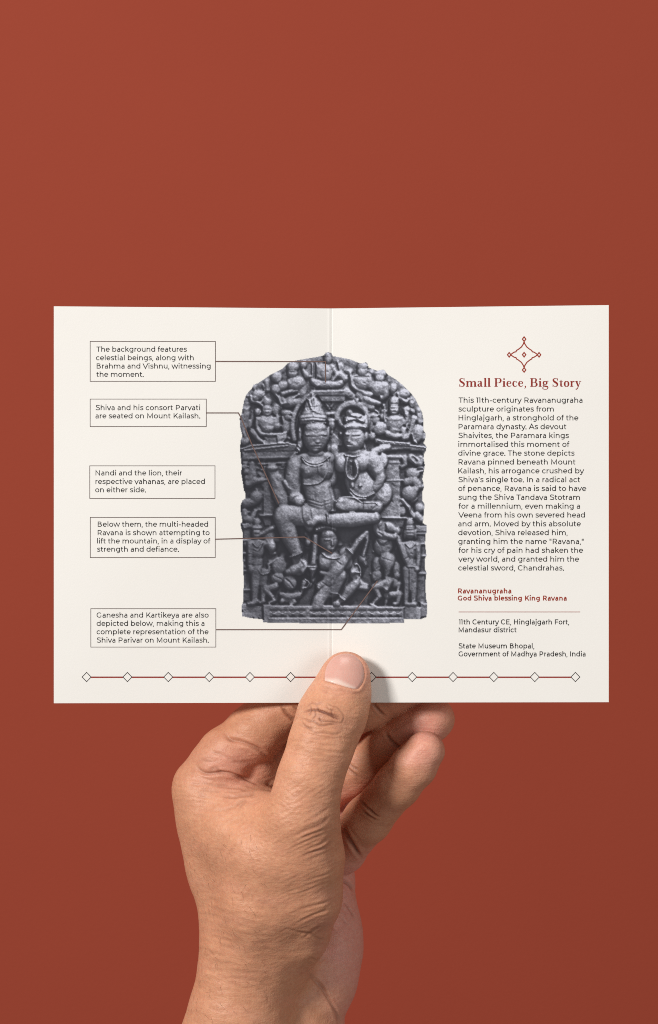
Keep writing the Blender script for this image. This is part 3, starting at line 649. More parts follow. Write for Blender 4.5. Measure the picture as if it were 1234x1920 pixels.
L_(26, (590, 600, 26), (560, 640, 20), (530, 662, 22)); L_(24, (540, 580, 14), (580, 590, 18)); CUT(3, 3, [(545, 640), (575, 660)]); E_(525, 668, 16, 20, 30, 18); CUT(3, 2, [(515, 660), (535, 672)])
L_(18, (600, 680, 60), (640, 600, 60), f=.6); L_(22, (570, 690, 40), (530, 750, 42), (515, 790, 40), f=.8); TONE(535, 740, 30, 50, 1.2); L_(28, (755, 650, 28), (715, 690, 34), (680, 740, 22), f=.9); L_(24, (680, 740, 18), (640, 770, 18)); E_(638, 775, 28, 18, 28, 18); K_(40, 5, [(655, 730), (690, 755)]); TONE(735, 660, 45, 40, 1.12)
K_(28, 4, spl([(570, 660), (600, 705), (650, 715), (670, 740)], 4))
K_(18, 5, ringpts(760, 580, 28, 55, 110, -110, 18)); E_(750, 580, 30, 52, 8, 10); E_(740, 575, 20, 16, 16, 16); K_(18, 4, [(725, 572), (790, 580)]); L_(14, (775, 620, 14), (800, 655, 18), (825, 660, 14)); L_(20, (770, 672, 12), (825, 680, 14))
# left attendant
E_(140, 265, 24, 26, 14, 22); E_(140, 300, 36, 22, 14, 30); E_(138, 335, 30, 36, 15, 28); CUT(4, 4, [(105, 312), (172, 312)]); CUT(4, 3, [(110, 290), (170, 290)]); CUT(3, 3, [(125, 340), (152, 340)]); L_(12, (100, 400, 24), (140, 390, 24), (180, 400, 22), f=.9); E_(140, 440, 46, 60, 12, 36); E_(140, 520, 40, 60, 11, 34)
L_(16, (98, 405, 22), (95, 470, 18), (95, 535, 16)); E_(105, 560, 24, 24, 18, 22); L_(14, (135, 560, 36), (130, 650, 28), (125, 750, 20), f=.9); L_(10, (180, 580, 30), (182, 680, 22), (175, 760, 16), f=.8); L_(22, (85, 775, 10), (120, 768, 16), (140, 760, 16)); L_(18, (160, 770, 10), (180, 760, 14)); K_(24, 3, spl([(115, 395), (140, 420), (165, 395)], 4)); K_(24, 3, spl([(120, 430), (150, 440), (175, 390)], 4)); CUT(3, 2, [(110, 500), (175, 490)]); CUT(3, 2, [(110, 540), (175, 530)]); K_(24, 3, spl([(150, 560), (170, 590), (210, 585)], 4)); CUT(3, 3, [(80, 465), (110, 465)]); CUT(3, 3, [(80, 530), (112, 530)])
L_(18, (155, 345, 12), (200, 320, 14), (245, 292, 14)); E_(230, 305, 26, 14, 20, 12, -25); E_(215, 350, 40, 40, 8, 28); E_(232, 415, 28, 36, 12, 28); E_(215, 385, 34, 50, 8, 28)
# bull/dancing group at left
E_(280, 540, 50, 60, 6, 26); L_(8, (300, 470, 16), (290, 520, 30), f=.7); L_(9, (210, 530, 10), (240, 510, 10), (270, 490, 10)); E_(215, 560, 12, 30, 9, 14); E_(270, 615, 46, 34, 9, 26); CUT(3, 3, [(245, 600), (290, 620)]); E_(345, 640, 42, 50, 14, 26, -30); CUT(4, 4, [(320, 620), (345, 640), (380, 690)]); L_(14, (255, 665, 22), (200, 680, 20), f=.9); L_(14, (195, 685, 18), (235, 730, 14), (245, 755, 10)); L_(18, (215, 770, 10), (250, 755, 12)); L_(12, (290, 715, 14), (340, 730, 22), (400, 720, 20)); E_(335, 745, 50, 28, 10, 20); E_(295, 760, 16, 16, 14, 16); L_(22, (350, 780, 12), (375, 765, 14)); L_(12, (435, 640, 18), (420, 690, 10), (418, 712, 8)); K_(18, 5, spl([(440, 620), (465, 640), (455, 670), (425, 680)], 4)); E_(470, 655, 16, 16, 6, 12)
E_(400, 575, 30, 24, 16, 20)
# lion at right
E_(905, 300, 40, 56, 14, 34, -15); E_(900, 275, 24, 26, 20, 24); E_(965, 295, 50, 30, 14, 32, 25); E_(1015, 320, 24, 26, 16, 26); L_(20, (900, 330, 22), (935, 355, 22)); L_(24, (940, 345, 20), (990, 355, 20)); E_(1000, 355, 18, 20, 26, 16); CUT(5, 6, [(935, 270), (950, 320), (985, 340)]); E_(930, 410, 60, 66, 8, 36); E_(930, 385, 34, 26, 16, 28); CUT(4, 4, [(885, 370), (905, 400)]); CUT(4, 4, [(900, 330), (925, 345)]); CUT(3, 3, [(890, 280), (905, 320)]); CUT(4, 3, [(940, 400), (970, 380)])
L_(18, (1020, 360, 16), (1050, 440, 18), (1070, 490, 22), (1095, 540, 18)); CUT(3, 3, [(1055, 500), (1085, 485)])
E_(955, 500, 52, 46, 14, 40); E_(960, 520, 38, 44, 20, 36); L_(22, (960, 530, 28), (955, 580, 20), (945, 605, 12)); CUT(3, 3, [(925, 490), (990, 510)]); CUT(3, 3, [(930, 540), (945, 560)]); E_(890, 530, 30, 50, 8, 24); E_(890, 600, 34, 40, 8, 22); E_(1010, 560, 26, 50, 10, 26); E_(1015, 600, 22, 20, 16, 18); E_(1000, 640, 26, 36, 12, 24)
L_(26, (965, 632, 26), (920, 655, 26), (870, 670, 18), f=.9); L_(28, (965, 635, 24), (950, 680, 20)); L_(24, (885, 680, 20), (905, 730, 16), (865, 775, 11)); L_(26, (850, 778, 8), (885, 790, 8)); TONE(930, 650, 55, 30, 1.2); L_(18, (980, 715, 18), (1030, 715, 22), (1020, 770, 14)); E_(1005, 775, 20, 14, 18, 14); L_(14, (1005, 660, 14), (1030, 650, 14), (1020, 690, 12)); E_(960, 720, 30, 24, 10, 16)
# right attendant
E_(1095, 270, 26, 36, 14, 26); L_(14, (1095, 250, 12), (1095, 300, 32)); E_(1098, 330, 34, 40, 15, 30); CUT(3, 3, [(1065, 315), (1130, 315)]); CUT(3, 3, [(1065, 300), (1128, 300)]); CUT(3, 2.4, [(1068, 285), (1124, 285)]); CUT(3, 2.5, [(1078, 335), (1118, 335)]); CUT(3, 2.5, [(1090, 358), (1108, 358)]); E_(1064, 340, 9, 30, 14, 14); E_(1132, 340, 9, 30, 14, 14)
L_(13, (1060, 405, 20), (1100, 400, 24), (1142, 408, 20), f=.9); E_(1100, 445, 44, 60, 13, 38); E_(1100, 530, 36, 60, 12, 34); L_(16, (1145, 415, 20), (1150, 490, 16), (1145, 550, 14)); E_(1140, 560, 20, 14, 20, 16); L_(14, (1075, 560, 28), (1078, 660, 22), (1070, 770, 16), f=.9); L_(14, (1115, 560, 28), (1118, 660, 24), (1118, 770, 16), f=.9); K_(25, 3, spl([(1070, 400), (1098, 425), (1130, 400)], 4)); K_(24, 3, [(1075, 540), (1135, 545)]); K_(24, 4, [(1097, 560), (1097, 690)]); L_(18, (1070, 778, 12), (1130, 778, 14)); L_(16, (1065, 560, 16), (1085, 550, 14)); CUT(5, 5, [(1128, 440), (1125, 520)])
# griffin brackets at the sides
view(440, 820, 6.495)
L_(5, (130, 180, 40), (120, 260, 45), (130, 310, 40)); E_(120, 360, 45, 30, 8, 30); L_(6, (210, 330, 40), (215, 470, 60), (170, 560, 60), f=.8); E_(140, 420, 40, 50, 6, 40); L_(9, (160, 570, 45), (250, 530, 40), (330, 520, 30)); E_(260, 730, 80, 80, 8, 70); L_(8, (130, 800, 60), (240, 780, 50)); L_(7, (120, 900, 40), (130, 980, 45), (200, 1010, 40), (250, 900, 30), f=.8); E_(130, 940, 26, 26, 10, 22); E_(150, 500, 40, 40, 6, 40); CUT(14, 5, [(90, 290), (150, 290)]); CUT(10, 4, [(95, 455), (150, 455)])
E_(110, 200, 30, 26, 9, 20); K_(9, 14, spl([(100, 230), (110, 290), (150, 300), (180, 260)], 4)); K_(9, 10, [(330, 330), (640, 310)]); K_(5, 14, [(330, 400), (620, 380)])
view(620, 820, 6.495)
L_(7, (900, 250, 40), (910, 330, 30), (870, 360, 24)); L_(9, (980, 250, 50), (1060, 300, 50), (1090, 320, 40)); E_(1090, 280, 50, 60, 8, 40); E_(1090, 390, 50, 40, 9, 30); CUT(14, 8, [(1060, 395), (1120, 395)]); E_(1000, 440, 90, 70, 8, 50); L_(9, (930, 540, 50), (1010, 520, 60), (1060, 570, 50), f=.8); E_(960, 680, 100, 90, 8, 70); L_(9, (1020, 640, 50), (1070, 600, 40)); L_(12, (870, 760, 22), (960, 860, 22), (1010, 970, 26)); E_(1080, 860, 60, 60, 8, 40); CUT(14, 8, [(1000, 810), (980, 920)]); L_(8, (1050, 950, 50), (1100, 1000, 40)); E_(880, 900, 40, 60, 6, 20); E_(1110, 600, 24, 30, 6, 20); CUT(16, 8, [(1010, 250), (1040, 290)]); E_(1095, 240, 30, 20, 12, 16)

# worn, broken fill between the small figures: shallow lumps, drapery and leaf ends
view(0, 0, 1.0)
rc = np.random.default_rng(11)
for _ in range(520):
    cx_, cy_ = rc.uniform(455, 798), rc.uniform(672, 1130)
    if 545 < cx_ < 720 and 760 < cy_ < 1000: continue
    if cy_ > 1000 and rc.random() < 0.55: continue
    sl = (slice(int(cy_ - SY0), int(cy_ - SY0) + 1), slice(int(cx_ - SX0), int(cx_ - SX0) + 1))
    if relief[sl].size and relief[sl][0, 0] < 9 and inside[sl][0, 0]:
        r_ = rc.uniform(1.6, 4.6); E_(cx_, cy_, r_, r_ * rc.uniform(.8, 2.4), rc.uniform(1, 5), r_ * rc.uniform(.8, 1.5), rc.uniform(0, 180))
for _ in range(420):
    cx_, cy_ = rc.uniform(452, 800), rc.uniform(670, 840) if rc.random() < .6 else rc.uniform(840, 1135)
    if 545 < cx_ < 720 and 745 < cy_ < 1010: continue
    an = rc.uniform(0, math.pi); ln = rc.uniform(2, 6)
    CUT(rc.uniform(.7, 1.3), rc.uniform(.8, 2.4), [(cx_, cy_), (cx_ + ln * math.cos(an), cy_ + ln * math.sin(an))])
view(440, 650, 3.335)
TONE(800, 770, 110, 130, 1.12); TONE(790, 590, 40, 70, 1.15); TONE(1000, 300, 150, 160, 1.06)
view(440, 900, 3.335)
TONE(140, 530, 90, 330, 0.72); TONE(1105, 520, 90, 320, 0.80); TONE(300, 640, 130, 150, 0.74); TONE(900, 420, 110, 130, 0.78); TONE(80, 120, 90, 160, 0.70); TONE(590, 380, 80, 90, 0.85); TONE(590, 620, 90, 110, 0.72)
TONE(210, 120, 60, 160, 0.80); TONE(930, 560, 90, 90, 0.82); TONE(330, 340, 70, 130, 0.88)
view(440, 650, 3.335)
TONE(80, 780, 100, 170, 0.72); TONE(230, 690, 170, 90, 0.72); TONE(260, 820, 70, 110, 0.85); TONE(1110, 780, 80, 140, 0.9); TONE(80, 500, 70, 130, 0.82); TONE(300, 450, 60, 120, 0.85)
TONE(505, 600, 70, 80, 0.86); TONE(510, 640, 60, 30, 0.88); TONE(500, 830, 120, 60, 0.9); TONE(350, 230, 110, 120, 0.9); TONE(750, 590, 60, 70, 0.94); TONE(620, 320, 120, 60, 0.82)
# --- light the relief for the print
def blur(a, s):
    r = int(3 * s) + 1
    k = np.exp(-0.5 * (np.arange(-r, r + 1) / s) ** 2); k /= k.sum()
    p = np.pad(a, ((r, r), (0, 0)), 'edge'); a = sum(k[i] * p[i:i + a.shape[0]] for i in range(2 * r + 1))
    p = np.pad(a, ((0, 0), (r, r)), 'edge'); return sum(k[i] * p[:, i:i + a.shape[1]] for i in range(2 * r + 1))
rs = np.random.default_rng(3)
rough = blur(rs.standard_normal((PH, PW)), 1.0); rough /= rough.std()
lump = blur(rs.standard_normal((PH, PW)), 3.0); lump /= lump.std()
bgl = 4.5 * np.clip((790 - gyy) / 60, 0, 1)
relief = np.where(inside, np.maximum(relief, bgl) - groove, 0)
fill_ = inside.copy()                            # carry the rim heights past the cut-out so the edge gets no bevel
for _ in range(14):
    p_ = np.pad(np.where(fill_, relief, -99), 1, constant_values=-99)
    m_ = np.maximum(np.maximum(p_[:-2, 1:-1], p_[2:, 1:-1]), np.maximum(p_[1:-1, :-2], p_[1:-1, 2:]))
    grow = ~fill_ & (m_ > -50); relief[grow] = m_[grow]; fill_ |= grow
Hh = blur(relief, 1.0) + 0.13 * rough + 0.42 * lump * (relief > 3)
zy, zx = np.gradient(Hh)
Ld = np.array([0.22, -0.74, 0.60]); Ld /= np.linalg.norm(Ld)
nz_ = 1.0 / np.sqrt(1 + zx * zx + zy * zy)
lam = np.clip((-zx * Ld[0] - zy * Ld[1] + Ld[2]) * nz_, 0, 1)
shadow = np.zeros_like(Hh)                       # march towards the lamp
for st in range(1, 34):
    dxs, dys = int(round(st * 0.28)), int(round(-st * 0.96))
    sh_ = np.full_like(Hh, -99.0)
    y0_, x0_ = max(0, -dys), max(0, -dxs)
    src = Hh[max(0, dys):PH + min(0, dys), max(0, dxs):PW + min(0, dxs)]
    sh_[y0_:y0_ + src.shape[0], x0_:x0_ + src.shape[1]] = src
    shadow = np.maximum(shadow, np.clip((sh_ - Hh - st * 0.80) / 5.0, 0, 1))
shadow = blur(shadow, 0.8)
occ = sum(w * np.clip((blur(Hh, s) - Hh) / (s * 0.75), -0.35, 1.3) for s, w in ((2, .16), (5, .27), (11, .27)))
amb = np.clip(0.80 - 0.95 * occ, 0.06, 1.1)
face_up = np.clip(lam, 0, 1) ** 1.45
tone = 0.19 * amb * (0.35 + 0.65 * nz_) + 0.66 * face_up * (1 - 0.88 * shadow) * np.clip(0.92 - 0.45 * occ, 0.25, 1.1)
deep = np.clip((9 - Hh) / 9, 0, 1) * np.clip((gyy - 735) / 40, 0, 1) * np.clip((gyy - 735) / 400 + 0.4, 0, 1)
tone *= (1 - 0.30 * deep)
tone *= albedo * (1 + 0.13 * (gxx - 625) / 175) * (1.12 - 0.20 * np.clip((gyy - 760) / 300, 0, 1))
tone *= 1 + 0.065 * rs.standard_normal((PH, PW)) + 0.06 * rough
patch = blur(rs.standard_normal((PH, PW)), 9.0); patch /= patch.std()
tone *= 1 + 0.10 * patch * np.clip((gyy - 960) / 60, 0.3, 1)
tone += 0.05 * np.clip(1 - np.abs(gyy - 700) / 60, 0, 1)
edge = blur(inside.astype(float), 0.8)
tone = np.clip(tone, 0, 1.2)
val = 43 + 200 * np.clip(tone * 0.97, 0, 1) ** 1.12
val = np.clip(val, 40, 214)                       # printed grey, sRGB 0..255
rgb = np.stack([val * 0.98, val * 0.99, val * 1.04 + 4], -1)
# --- into the print: one flat sheet of ink following the two pages
m_print, nt, b = new_mat('printed_grey_ink')
at = node(nt, 'ShaderNodeAttribute', attribute_name='ink')
nt.links.new(at.outputs['Color'], b.inputs['Base Color'])
b.inputs['Roughness'].default_value = 0.7
b.inputs['Specular IOR Level'].default_value = 0.2
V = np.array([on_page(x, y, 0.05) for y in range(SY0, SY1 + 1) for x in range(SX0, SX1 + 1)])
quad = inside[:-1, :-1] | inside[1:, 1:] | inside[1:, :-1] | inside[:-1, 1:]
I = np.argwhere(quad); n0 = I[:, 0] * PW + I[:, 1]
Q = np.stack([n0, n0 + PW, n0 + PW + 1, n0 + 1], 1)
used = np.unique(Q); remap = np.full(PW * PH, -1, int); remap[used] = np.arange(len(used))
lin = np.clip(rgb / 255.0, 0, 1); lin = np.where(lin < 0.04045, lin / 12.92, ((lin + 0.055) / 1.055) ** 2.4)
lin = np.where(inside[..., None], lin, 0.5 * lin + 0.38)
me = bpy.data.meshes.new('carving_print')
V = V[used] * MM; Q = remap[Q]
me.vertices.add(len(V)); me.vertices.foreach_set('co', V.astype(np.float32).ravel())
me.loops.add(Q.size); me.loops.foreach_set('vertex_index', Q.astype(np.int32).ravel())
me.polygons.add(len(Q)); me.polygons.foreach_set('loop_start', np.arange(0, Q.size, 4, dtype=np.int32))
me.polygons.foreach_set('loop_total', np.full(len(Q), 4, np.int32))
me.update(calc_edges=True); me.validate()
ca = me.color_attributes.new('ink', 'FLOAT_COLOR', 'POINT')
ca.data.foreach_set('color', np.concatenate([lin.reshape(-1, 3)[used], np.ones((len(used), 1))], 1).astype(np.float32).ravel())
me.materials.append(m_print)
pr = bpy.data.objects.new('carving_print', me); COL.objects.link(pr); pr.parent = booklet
pr['label'] = 'grey printed photograph of an arched stone carving of seated figures'
# ---------------------------------------------------------------- hand: one continuous skin grown from a distance field
VOX = 0.48
LO = np.array([-78.0, -36.0, -312.0]); HI = np.array([52.0, 98.0, -44.0])
NX, NY, NZ = [int(v) for v in np.ceil((HI - LO) / VOX)]
gx = (LO[0] + VOX * np.arange(NX)).astype(np.float32)
gy = (LO[1] + VOX * np.arange(NY)).astype(np.float32)
gz = (LO[2] + VOX * np.arange(NZ)).astype(np.float32)
BIG = 40.0

def smin(a, b_, k):
    h = np.maximum(k - np.abs(a - b_), 0.0) / k
    return np.minimum(a, b_) - h * h * k * 0.25

def P4(p):
    """(photo x, photo y, depth mm, radius in photo px) -> mm"""
    x, y, d, r = p
    return np.array(px(x, y, d)), r / 5.0 * (DIST + d) / DIST

def add(field, p, q, k, f=1.0, axis=1):
    """smooth-union a tapered bone p->q into the field; f flattens it along depth (axis 1)"""
    a, ra = P4(p); c, rb = P4(q)
    R = max(ra, rb) + k + 6
    lo = np.minimum(a, c) - R; hi = np.maximum(a, c) + R
    i0 = np.clip(((lo - LO) / VOX).astype(int), 0, None); i1 = np.minimum(((hi - LO) / VOX).astype(int) + 1, (NX, NY, NZ))
    if np.any(i1 <= i0): return
    sl = tuple(slice(i0[j], i1[j]) for j in range(3))
    s = np.ones(3); s[axis] = 1.0 / f
    X = (gx[sl[0]][:, None, None] - a[0]) * s[0]; Y = (gy[sl[1]][None, :, None] - a[1]) * s[1]; Z = (gz[sl[2]][None, None, :] - a[2]) * s[2]
    ab = (c - a) * s
    L2 = float(np.dot(ab, ab)) + 1e-9
    t = np.clip((X * ab[0] + Y * ab[1] + Z * ab[2]) / L2, 0, 1)
    d = np.sqrt((X - t * ab[0]) ** 2 + (Y - t * ab[1]) ** 2 + (Z - t * ab[2]) ** 2) - (ra + (rb - ra) * t)
    d = d * min(1.0, f)
    field[sl] = smin(field[sl], d.astype(np.float32), k)

def chain(field, pts, k, f=1.0):
    for p, q in zip(pts, pts[1:]):
        add(field, p, q, k, f)

def empty_field(): return np.full((NX, NY, NZ), BIG, np.float32)

body = empty_field()
# back of the hand: index, middle, ring and little metacarpals running to the wrist
chain(body, [(386, 1484, 17, 64), (404, 1550, 18, 62), (428, 1625, 19, 70), (455, 1735, 19, 70), (462, 1790, 18, 76)], 8)
chain(body, [(430, 1500, 36, 58), (465, 1620, 36, 70), (490, 1760, 36, 76)], 9)
chain(body, [(490, 1540, 54, 54), (510, 1640, 52, 62), (520, 1770, 46, 70)], 9)
chain(body, [(560, 1580, 66, 50), (570, 1680, 60, 58), (560, 1780, 50, 66)], 9)
# forearm
chain(body, [(520, 1770, 36, 70), (520, 1850, 37, 82), (522, 1920, 38, 112), (506, 2010, 38, 140), (490, 2160, 38, 160), (450, 2640, 40, 190)], 8, 0.9)
chain(body, [(462, 1790, 18, 76), (456, 1850, 18, 78), (446, 1920, 20, 90), (424, 2010, 22, 100), (400, 2160, 24, 110), (350, 2640, 28, 120)], 8)
# tendons and radius edge
# palm
chain(body, [(510, 1560, 36, 62), (535, 1640, 40, 60), (535, 1730, 36, 66)], 9)
chain(body, [(560, 1560, 50, 46), (612, 1540, 49, 42), (632, 1516, 52, 42)], 4)
chain(body, [(600, 1460, 62, 44), (690, 1390, 46, 40)], 4)
# heel of the palm on the little finger side
hyp = empty_field()
chain(hyp, [(606, 1690, 46, 58), (601, 1735, 46, 71), (597, 1785, 44, 77), (590, 1845, 40, 71), (572, 1900, 36, 60)], 6)
chain(hyp, [(600, 1610, 52, 62), (612, 1650, 52, 51), (604, 1700, 50, 58)], 3)
body = smin(body, hyp, 3.0)
# ball of the thumb
then = empty_field()
chain(then, [(570, 1560, -6, 62), (574, 1610, -3, 66), (566, 1680, 2, 70), (548, 1745, 10, 66), (530, 1790, 18, 62)], 6)
chain(then, [(500, 1600, -4, 70), (490, 1690, 2, 70), (480, 1760, 10, 66)], 8)
body = smin(body, then, 9.0)
# skin of the first web between thumb and forefinger
chain(body, [(398, 1506, 12, 44), (450, 1526, 8, 46), (500, 1545, 1, 60)], 8)
chain(body, [(440, 1570, 4, 60), (500, 1600, 0, 70)], 9)
# thumb
th = empty_field()
chain(th, [(648, 1267, -7.2, 45.5), (640, 1302, -8.8, 51), (622, 1343, -11.5, 59)], 4, 0.84)
chain(th, [(622, 1343, -11.5, 59), (601, 1400, -14, 56), (580, 1465, -15, 57), (566, 1530, -14, 63), (556, 1590, -9, 68)], 5, 0.92)
body = smin(body, th, 7.0)
# folds between the thumb and the forefinger base
for pts, k in (([(395, 1430, 16, 38), (440, 1430, 15.5, 37), (480, 1438, 16, 34), (502, 1456, 18, 28)], 1.6),
               ([(378, 1474, 13, 36), (420, 1480, 10.5, 30), (470, 1488, 10, 24), (500, 1497, 10, 22)], 2.0)):
    fo = empty_field(); chain(fo, pts, 3); body = smin(body, fo, k)
del hyp, then, th
# fingers behind the booklet
fingers = [
    [(386, 1474, 17, 60), (424, 1420, 13.5, 54), (480, 1372, 12.6, 52.5), (540, 1316, 12.6, 49), (620, 1262, 9.6, 45), (690, 1226, 9.2, 40)],
    [(440, 1470, 40, 50), (500, 1425, 35, 47), (570, 1386, 30, 45.5), (690, 1320, 20, 44), (800, 1264, 10.5, 40)],
    [(500, 1560, 58, 50), (575, 1500, 50, 48), (650, 1450, 37, 47.5), (735, 1394, 25, 45), (775, 1370, 20.5, 43.5), (808, 1348, 17.5, 44.5)],
    [(590, 1612, 56, 46), (640, 1592, 44, 45), (690, 1536, 26, 43), (746, 1472, 12.5, 41), (775, 1437, 8.5, 41), (797, 1408, 6.5, 37.5)],
]
allf = None
for pts in fingers:
    f_ = empty_field(); chain(f_, pts, 3.0)
    allf = f_ if allf is None else np.minimum(allf, f_)
body = smin(body, allf, 1.6)
del allf, f_

def surface_nets(F):
    """vertices and quads of the zero level"""
    S = F < 0
    c = np.zeros((NX - 1, NY - 1, NZ - 1), np.uint8)
    for i in (0, 1):
        for j in (0, 1):
            for k in (0, 1):
                c += S[i:NX - 1 + i, j:NY - 1 + j, k:NZ - 1 + k]
    act = (c > 0) & (c < 8)
    I = np.argwhere(act)
    idx = np.full(act.shape, -1, np.int64); idx[act] = np.arange(len(I))
    acc = np.zeros((len(I), 3)); cnt = np.zeros(len(I))
    corners = [(0, 0, 0), (1, 0, 0), (0, 1, 0), (1, 1, 0), (0, 0, 1), (1, 0, 1), (0, 1, 1), (1, 1, 1)]
    vals = {cn: F[I[:, 0] + cn[0], I[:, 1] + cn[1], I[:, 2] + cn[2]] for cn in corners}
    for a in corners:
        for ax in range(3):
            if a[ax]: continue
            b_ = list(a); b_[ax] = 1; b_ = tuple(b_)
            va, vb = vals[a], vals[b_]
            m = (va < 0) != (vb < 0)
            t = np.where(m, va / np.where(m, va - vb, 1), 0)
            p = np.zeros((len(I), 3)) + np.array(a, float)
            p[:, ax] += t
            acc[m] += p[m]; cnt[m] += 1
    V = (I + acc / cnt[:, None]) * VOX + LO
    Q = []
    for ax in range(3):
        u, v = [(1, 2), (2, 0), (0, 1)][ax]
        sl0 = [slice(None)] * 3; sl1 = [slice(None)] * 3
        sl0[ax] = slice(0, -1); sl1[ax] = slice(1, None)
        A = S[tuple(sl0)]; B = S[tuple(sl1)]
        E = np.argwhere(A != B)
        ok = (E[:, u] > 0) & (E[:, v] > 0) & (E[:, u] < F.shape[u] - 1) & (E[:, v] < F.shape[v] - 1)
        E = E[ok]
        fl = A[E[:, 0], E[:, 1], E[:, 2]]
        du = np.zeros(3, int); du[u] = 1; dv = np.zeros(3, int); dv[v] = 1
        def g(D): D = E - D; return idx[D[:, 0], D[:, 1], D[:, 2]]
        q = np.stack([g(du + dv), g(dv), g(np.zeros(3, int)), g(du)], 1)
        q[~fl] = q[~fl][:, ::-1]
        Q.append(q)
    Q = np.concatenate(Q)
    return V, Q[(Q >= 0).all(1)]

HV, HQ = surface_nets(body)
del body

def vert_normals(V, Q):
    n = np.cross(V[Q[:, 2]] - V[Q[:, 0]], V[Q[:, 3]] - V[Q[:, 1]])
    N = np.stack([np.bincount(Q.ravel(), np.repeat(n[:, j], 4), len(V)) for j in range(3)], 1)
    return N / (np.linalg.norm(N, axis=1, keepdims=True) + 1e-12)

EDG = np.concatenate([HQ[:, [0, 1]], HQ[:, [1, 2]], HQ[:, [2, 3]], HQ[:, [3, 0]]])
def relax(V, n, w=0.5):
    deg = np.bincount(EDG.ravel(), minlength=len(V))[:, None]
    for _ in range(n):
        S_ = np.stack([np.bincount(EDG[:, 0], V[EDG[:, 1], j], len(V)) + np.bincount(EDG[:, 1], V[EDG[:, 0], j], len(V)) for j in range(3)], 1)
        V = V * (1 - w) + w * S_ / deg
    return V
HV = relax(HV, 4)
HN = vert_normals(HV, HQ)
k_ = DIST / (DIST + HV[:, 1])
U = 617 + HV[:, 0] * 5 * k_; W = 960 - HV[:, 2] * 5 * k_         # where each skin point lies across the hand
FRONT = np.clip(-HN[:, 1] * 1.6 + 0.25, 0, 1)
DISP = np.zeros(len(HV)); TINT = np.zeros(len(HV)); RED = np.zeros(len(HV))

def gauss2(cx, cy, rx, ry, rot=0.0):
    c, s = math.cos(math.radians(rot)), math.sin(math.radians(rot))
    x = (U - cx) * c + (W - cy) * s; y = -(U - cx) * s + (W - cy) * c
    return np.exp(-(x / rx) ** 2 - (y / ry) ** 2)

def crease(pts, width, depth, ymax=99.0, ymin=-99.0, lip=0.3, taper=True):
    """a fold line in the skin: sinks along the path, with soft raised lips"""
    pts = spl(pts, 5) if len(pts) > 2 else pts
    box = (U > min(p[0] for p in pts) - 4 * width) & (U < max(p[0] for p in pts) + 4 * width) & \
          (W > min(p[1] for p in pts) - 4 * width) & (W < max(p[1] for p in pts) + 4 * width) & (HV[:, 1] < ymax) & (HV[:, 1] > ymin) & (FRONT > 0)
    I = np.nonzero(box)[0]
    if not len(I): return
    best = np.full(len(I), 1e9); along = np.zeros(len(I))
    n = len(pts) - 1
    for i in range(n):
        ax, ay = pts[i][:2]; bx, by = pts[i + 1][:2]
        dx_, dy_ = bx - ax, by - ay
        t = np.clip(((U[I] - ax) * dx_ + (W[I] - ay) * dy_) / (dx_ * dx_ + dy_ * dy_ + 1e-9), 0, 1)
        d = np.hypot(U[I] - ax - t * dx_, W[I] - ay - t * dy_)
        m = d < best
        best[m] = d[m]; along[m] = (i + t[m]) / n
    amp = np.clip(np.minimum(along, 1 - along) * 5, 0.15, 1) if taper else 1.0
    DISP[I] += FRONT[I] * depth * amp * (-np.exp(-(best / width) ** 2) + lip * np.exp(-((best - 2.1 * width) / (1.1 * width)) ** 2))
    TINT[I] += FRONT[I] * amp * np.exp(-(best / (width * 1.1)) ** 2) * min(1.0, depth / 0.45)  # crease shade painted into the skin colour along the groove

# thumb knuckle
TH = 6.0
for pts, w_, d_ in [
    ([(566, 1338), (585, 1332), (603, 1334), (622, 1340), (640, 1345)], 2.2, .42),
    ([(594, 1322), (598, 1332), (612, 1339), (628, 1346), (640, 1349)], 2.0, .40),
    ([(567, 1346), (580, 1353), (590, 1354), (602, 1361), (622, 1358), (636, 1356)], 2.0, .24),
    ([(563, 1360), (578, 1366), (592, 1374), (606, 1374), (630, 1377), (642, 1370)], 2.2, .20),
    ([(574, 1327), (584, 1319), (596, 1321), (606, 1316)], 1.6, .16), ([(612, 1318), (624, 1325), (634, 1328), (643, 1342)], 1.6, .22), ([(590, 1330), (592, 1341), (586, 1350)], 1.4, .24), ([(624, 1328), (622, 1338), (628, 1350)], 1.4, .22), ([(602, 1341), (600, 1350), (606, 1358)], 1.4, .20),
    ([(582, 1322), (584, 1334), (580, 1343)], 1.6, .28), ([(612, 1320), (616, 1329), (628, 1333)], 1.5, .22),
    ([(596, 1345), (604, 1352), (620, 1353), (634, 1355)], 1.7, .24), ([(566, 1352), (574, 1362), (588, 1366)], 1.7, .22),
    ([(640, 1334), (645, 1344), (640, 1358)], 1.6, .24), ([(575, 1383), (598, 1386), (622, 1384)], 2.0, .15), ([(566, 1394), (590, 1398), (612, 1395)], 2.0, .12),
    ([(596, 1283), (620, 1291), (650, 1298)], 2.6, .10), ([(606, 1296), (625, 1302), (648, 1304)], 2.2, .10)]:
    crease(pts, w_ * 0.82, d_ * 1.15, ymax=TH)
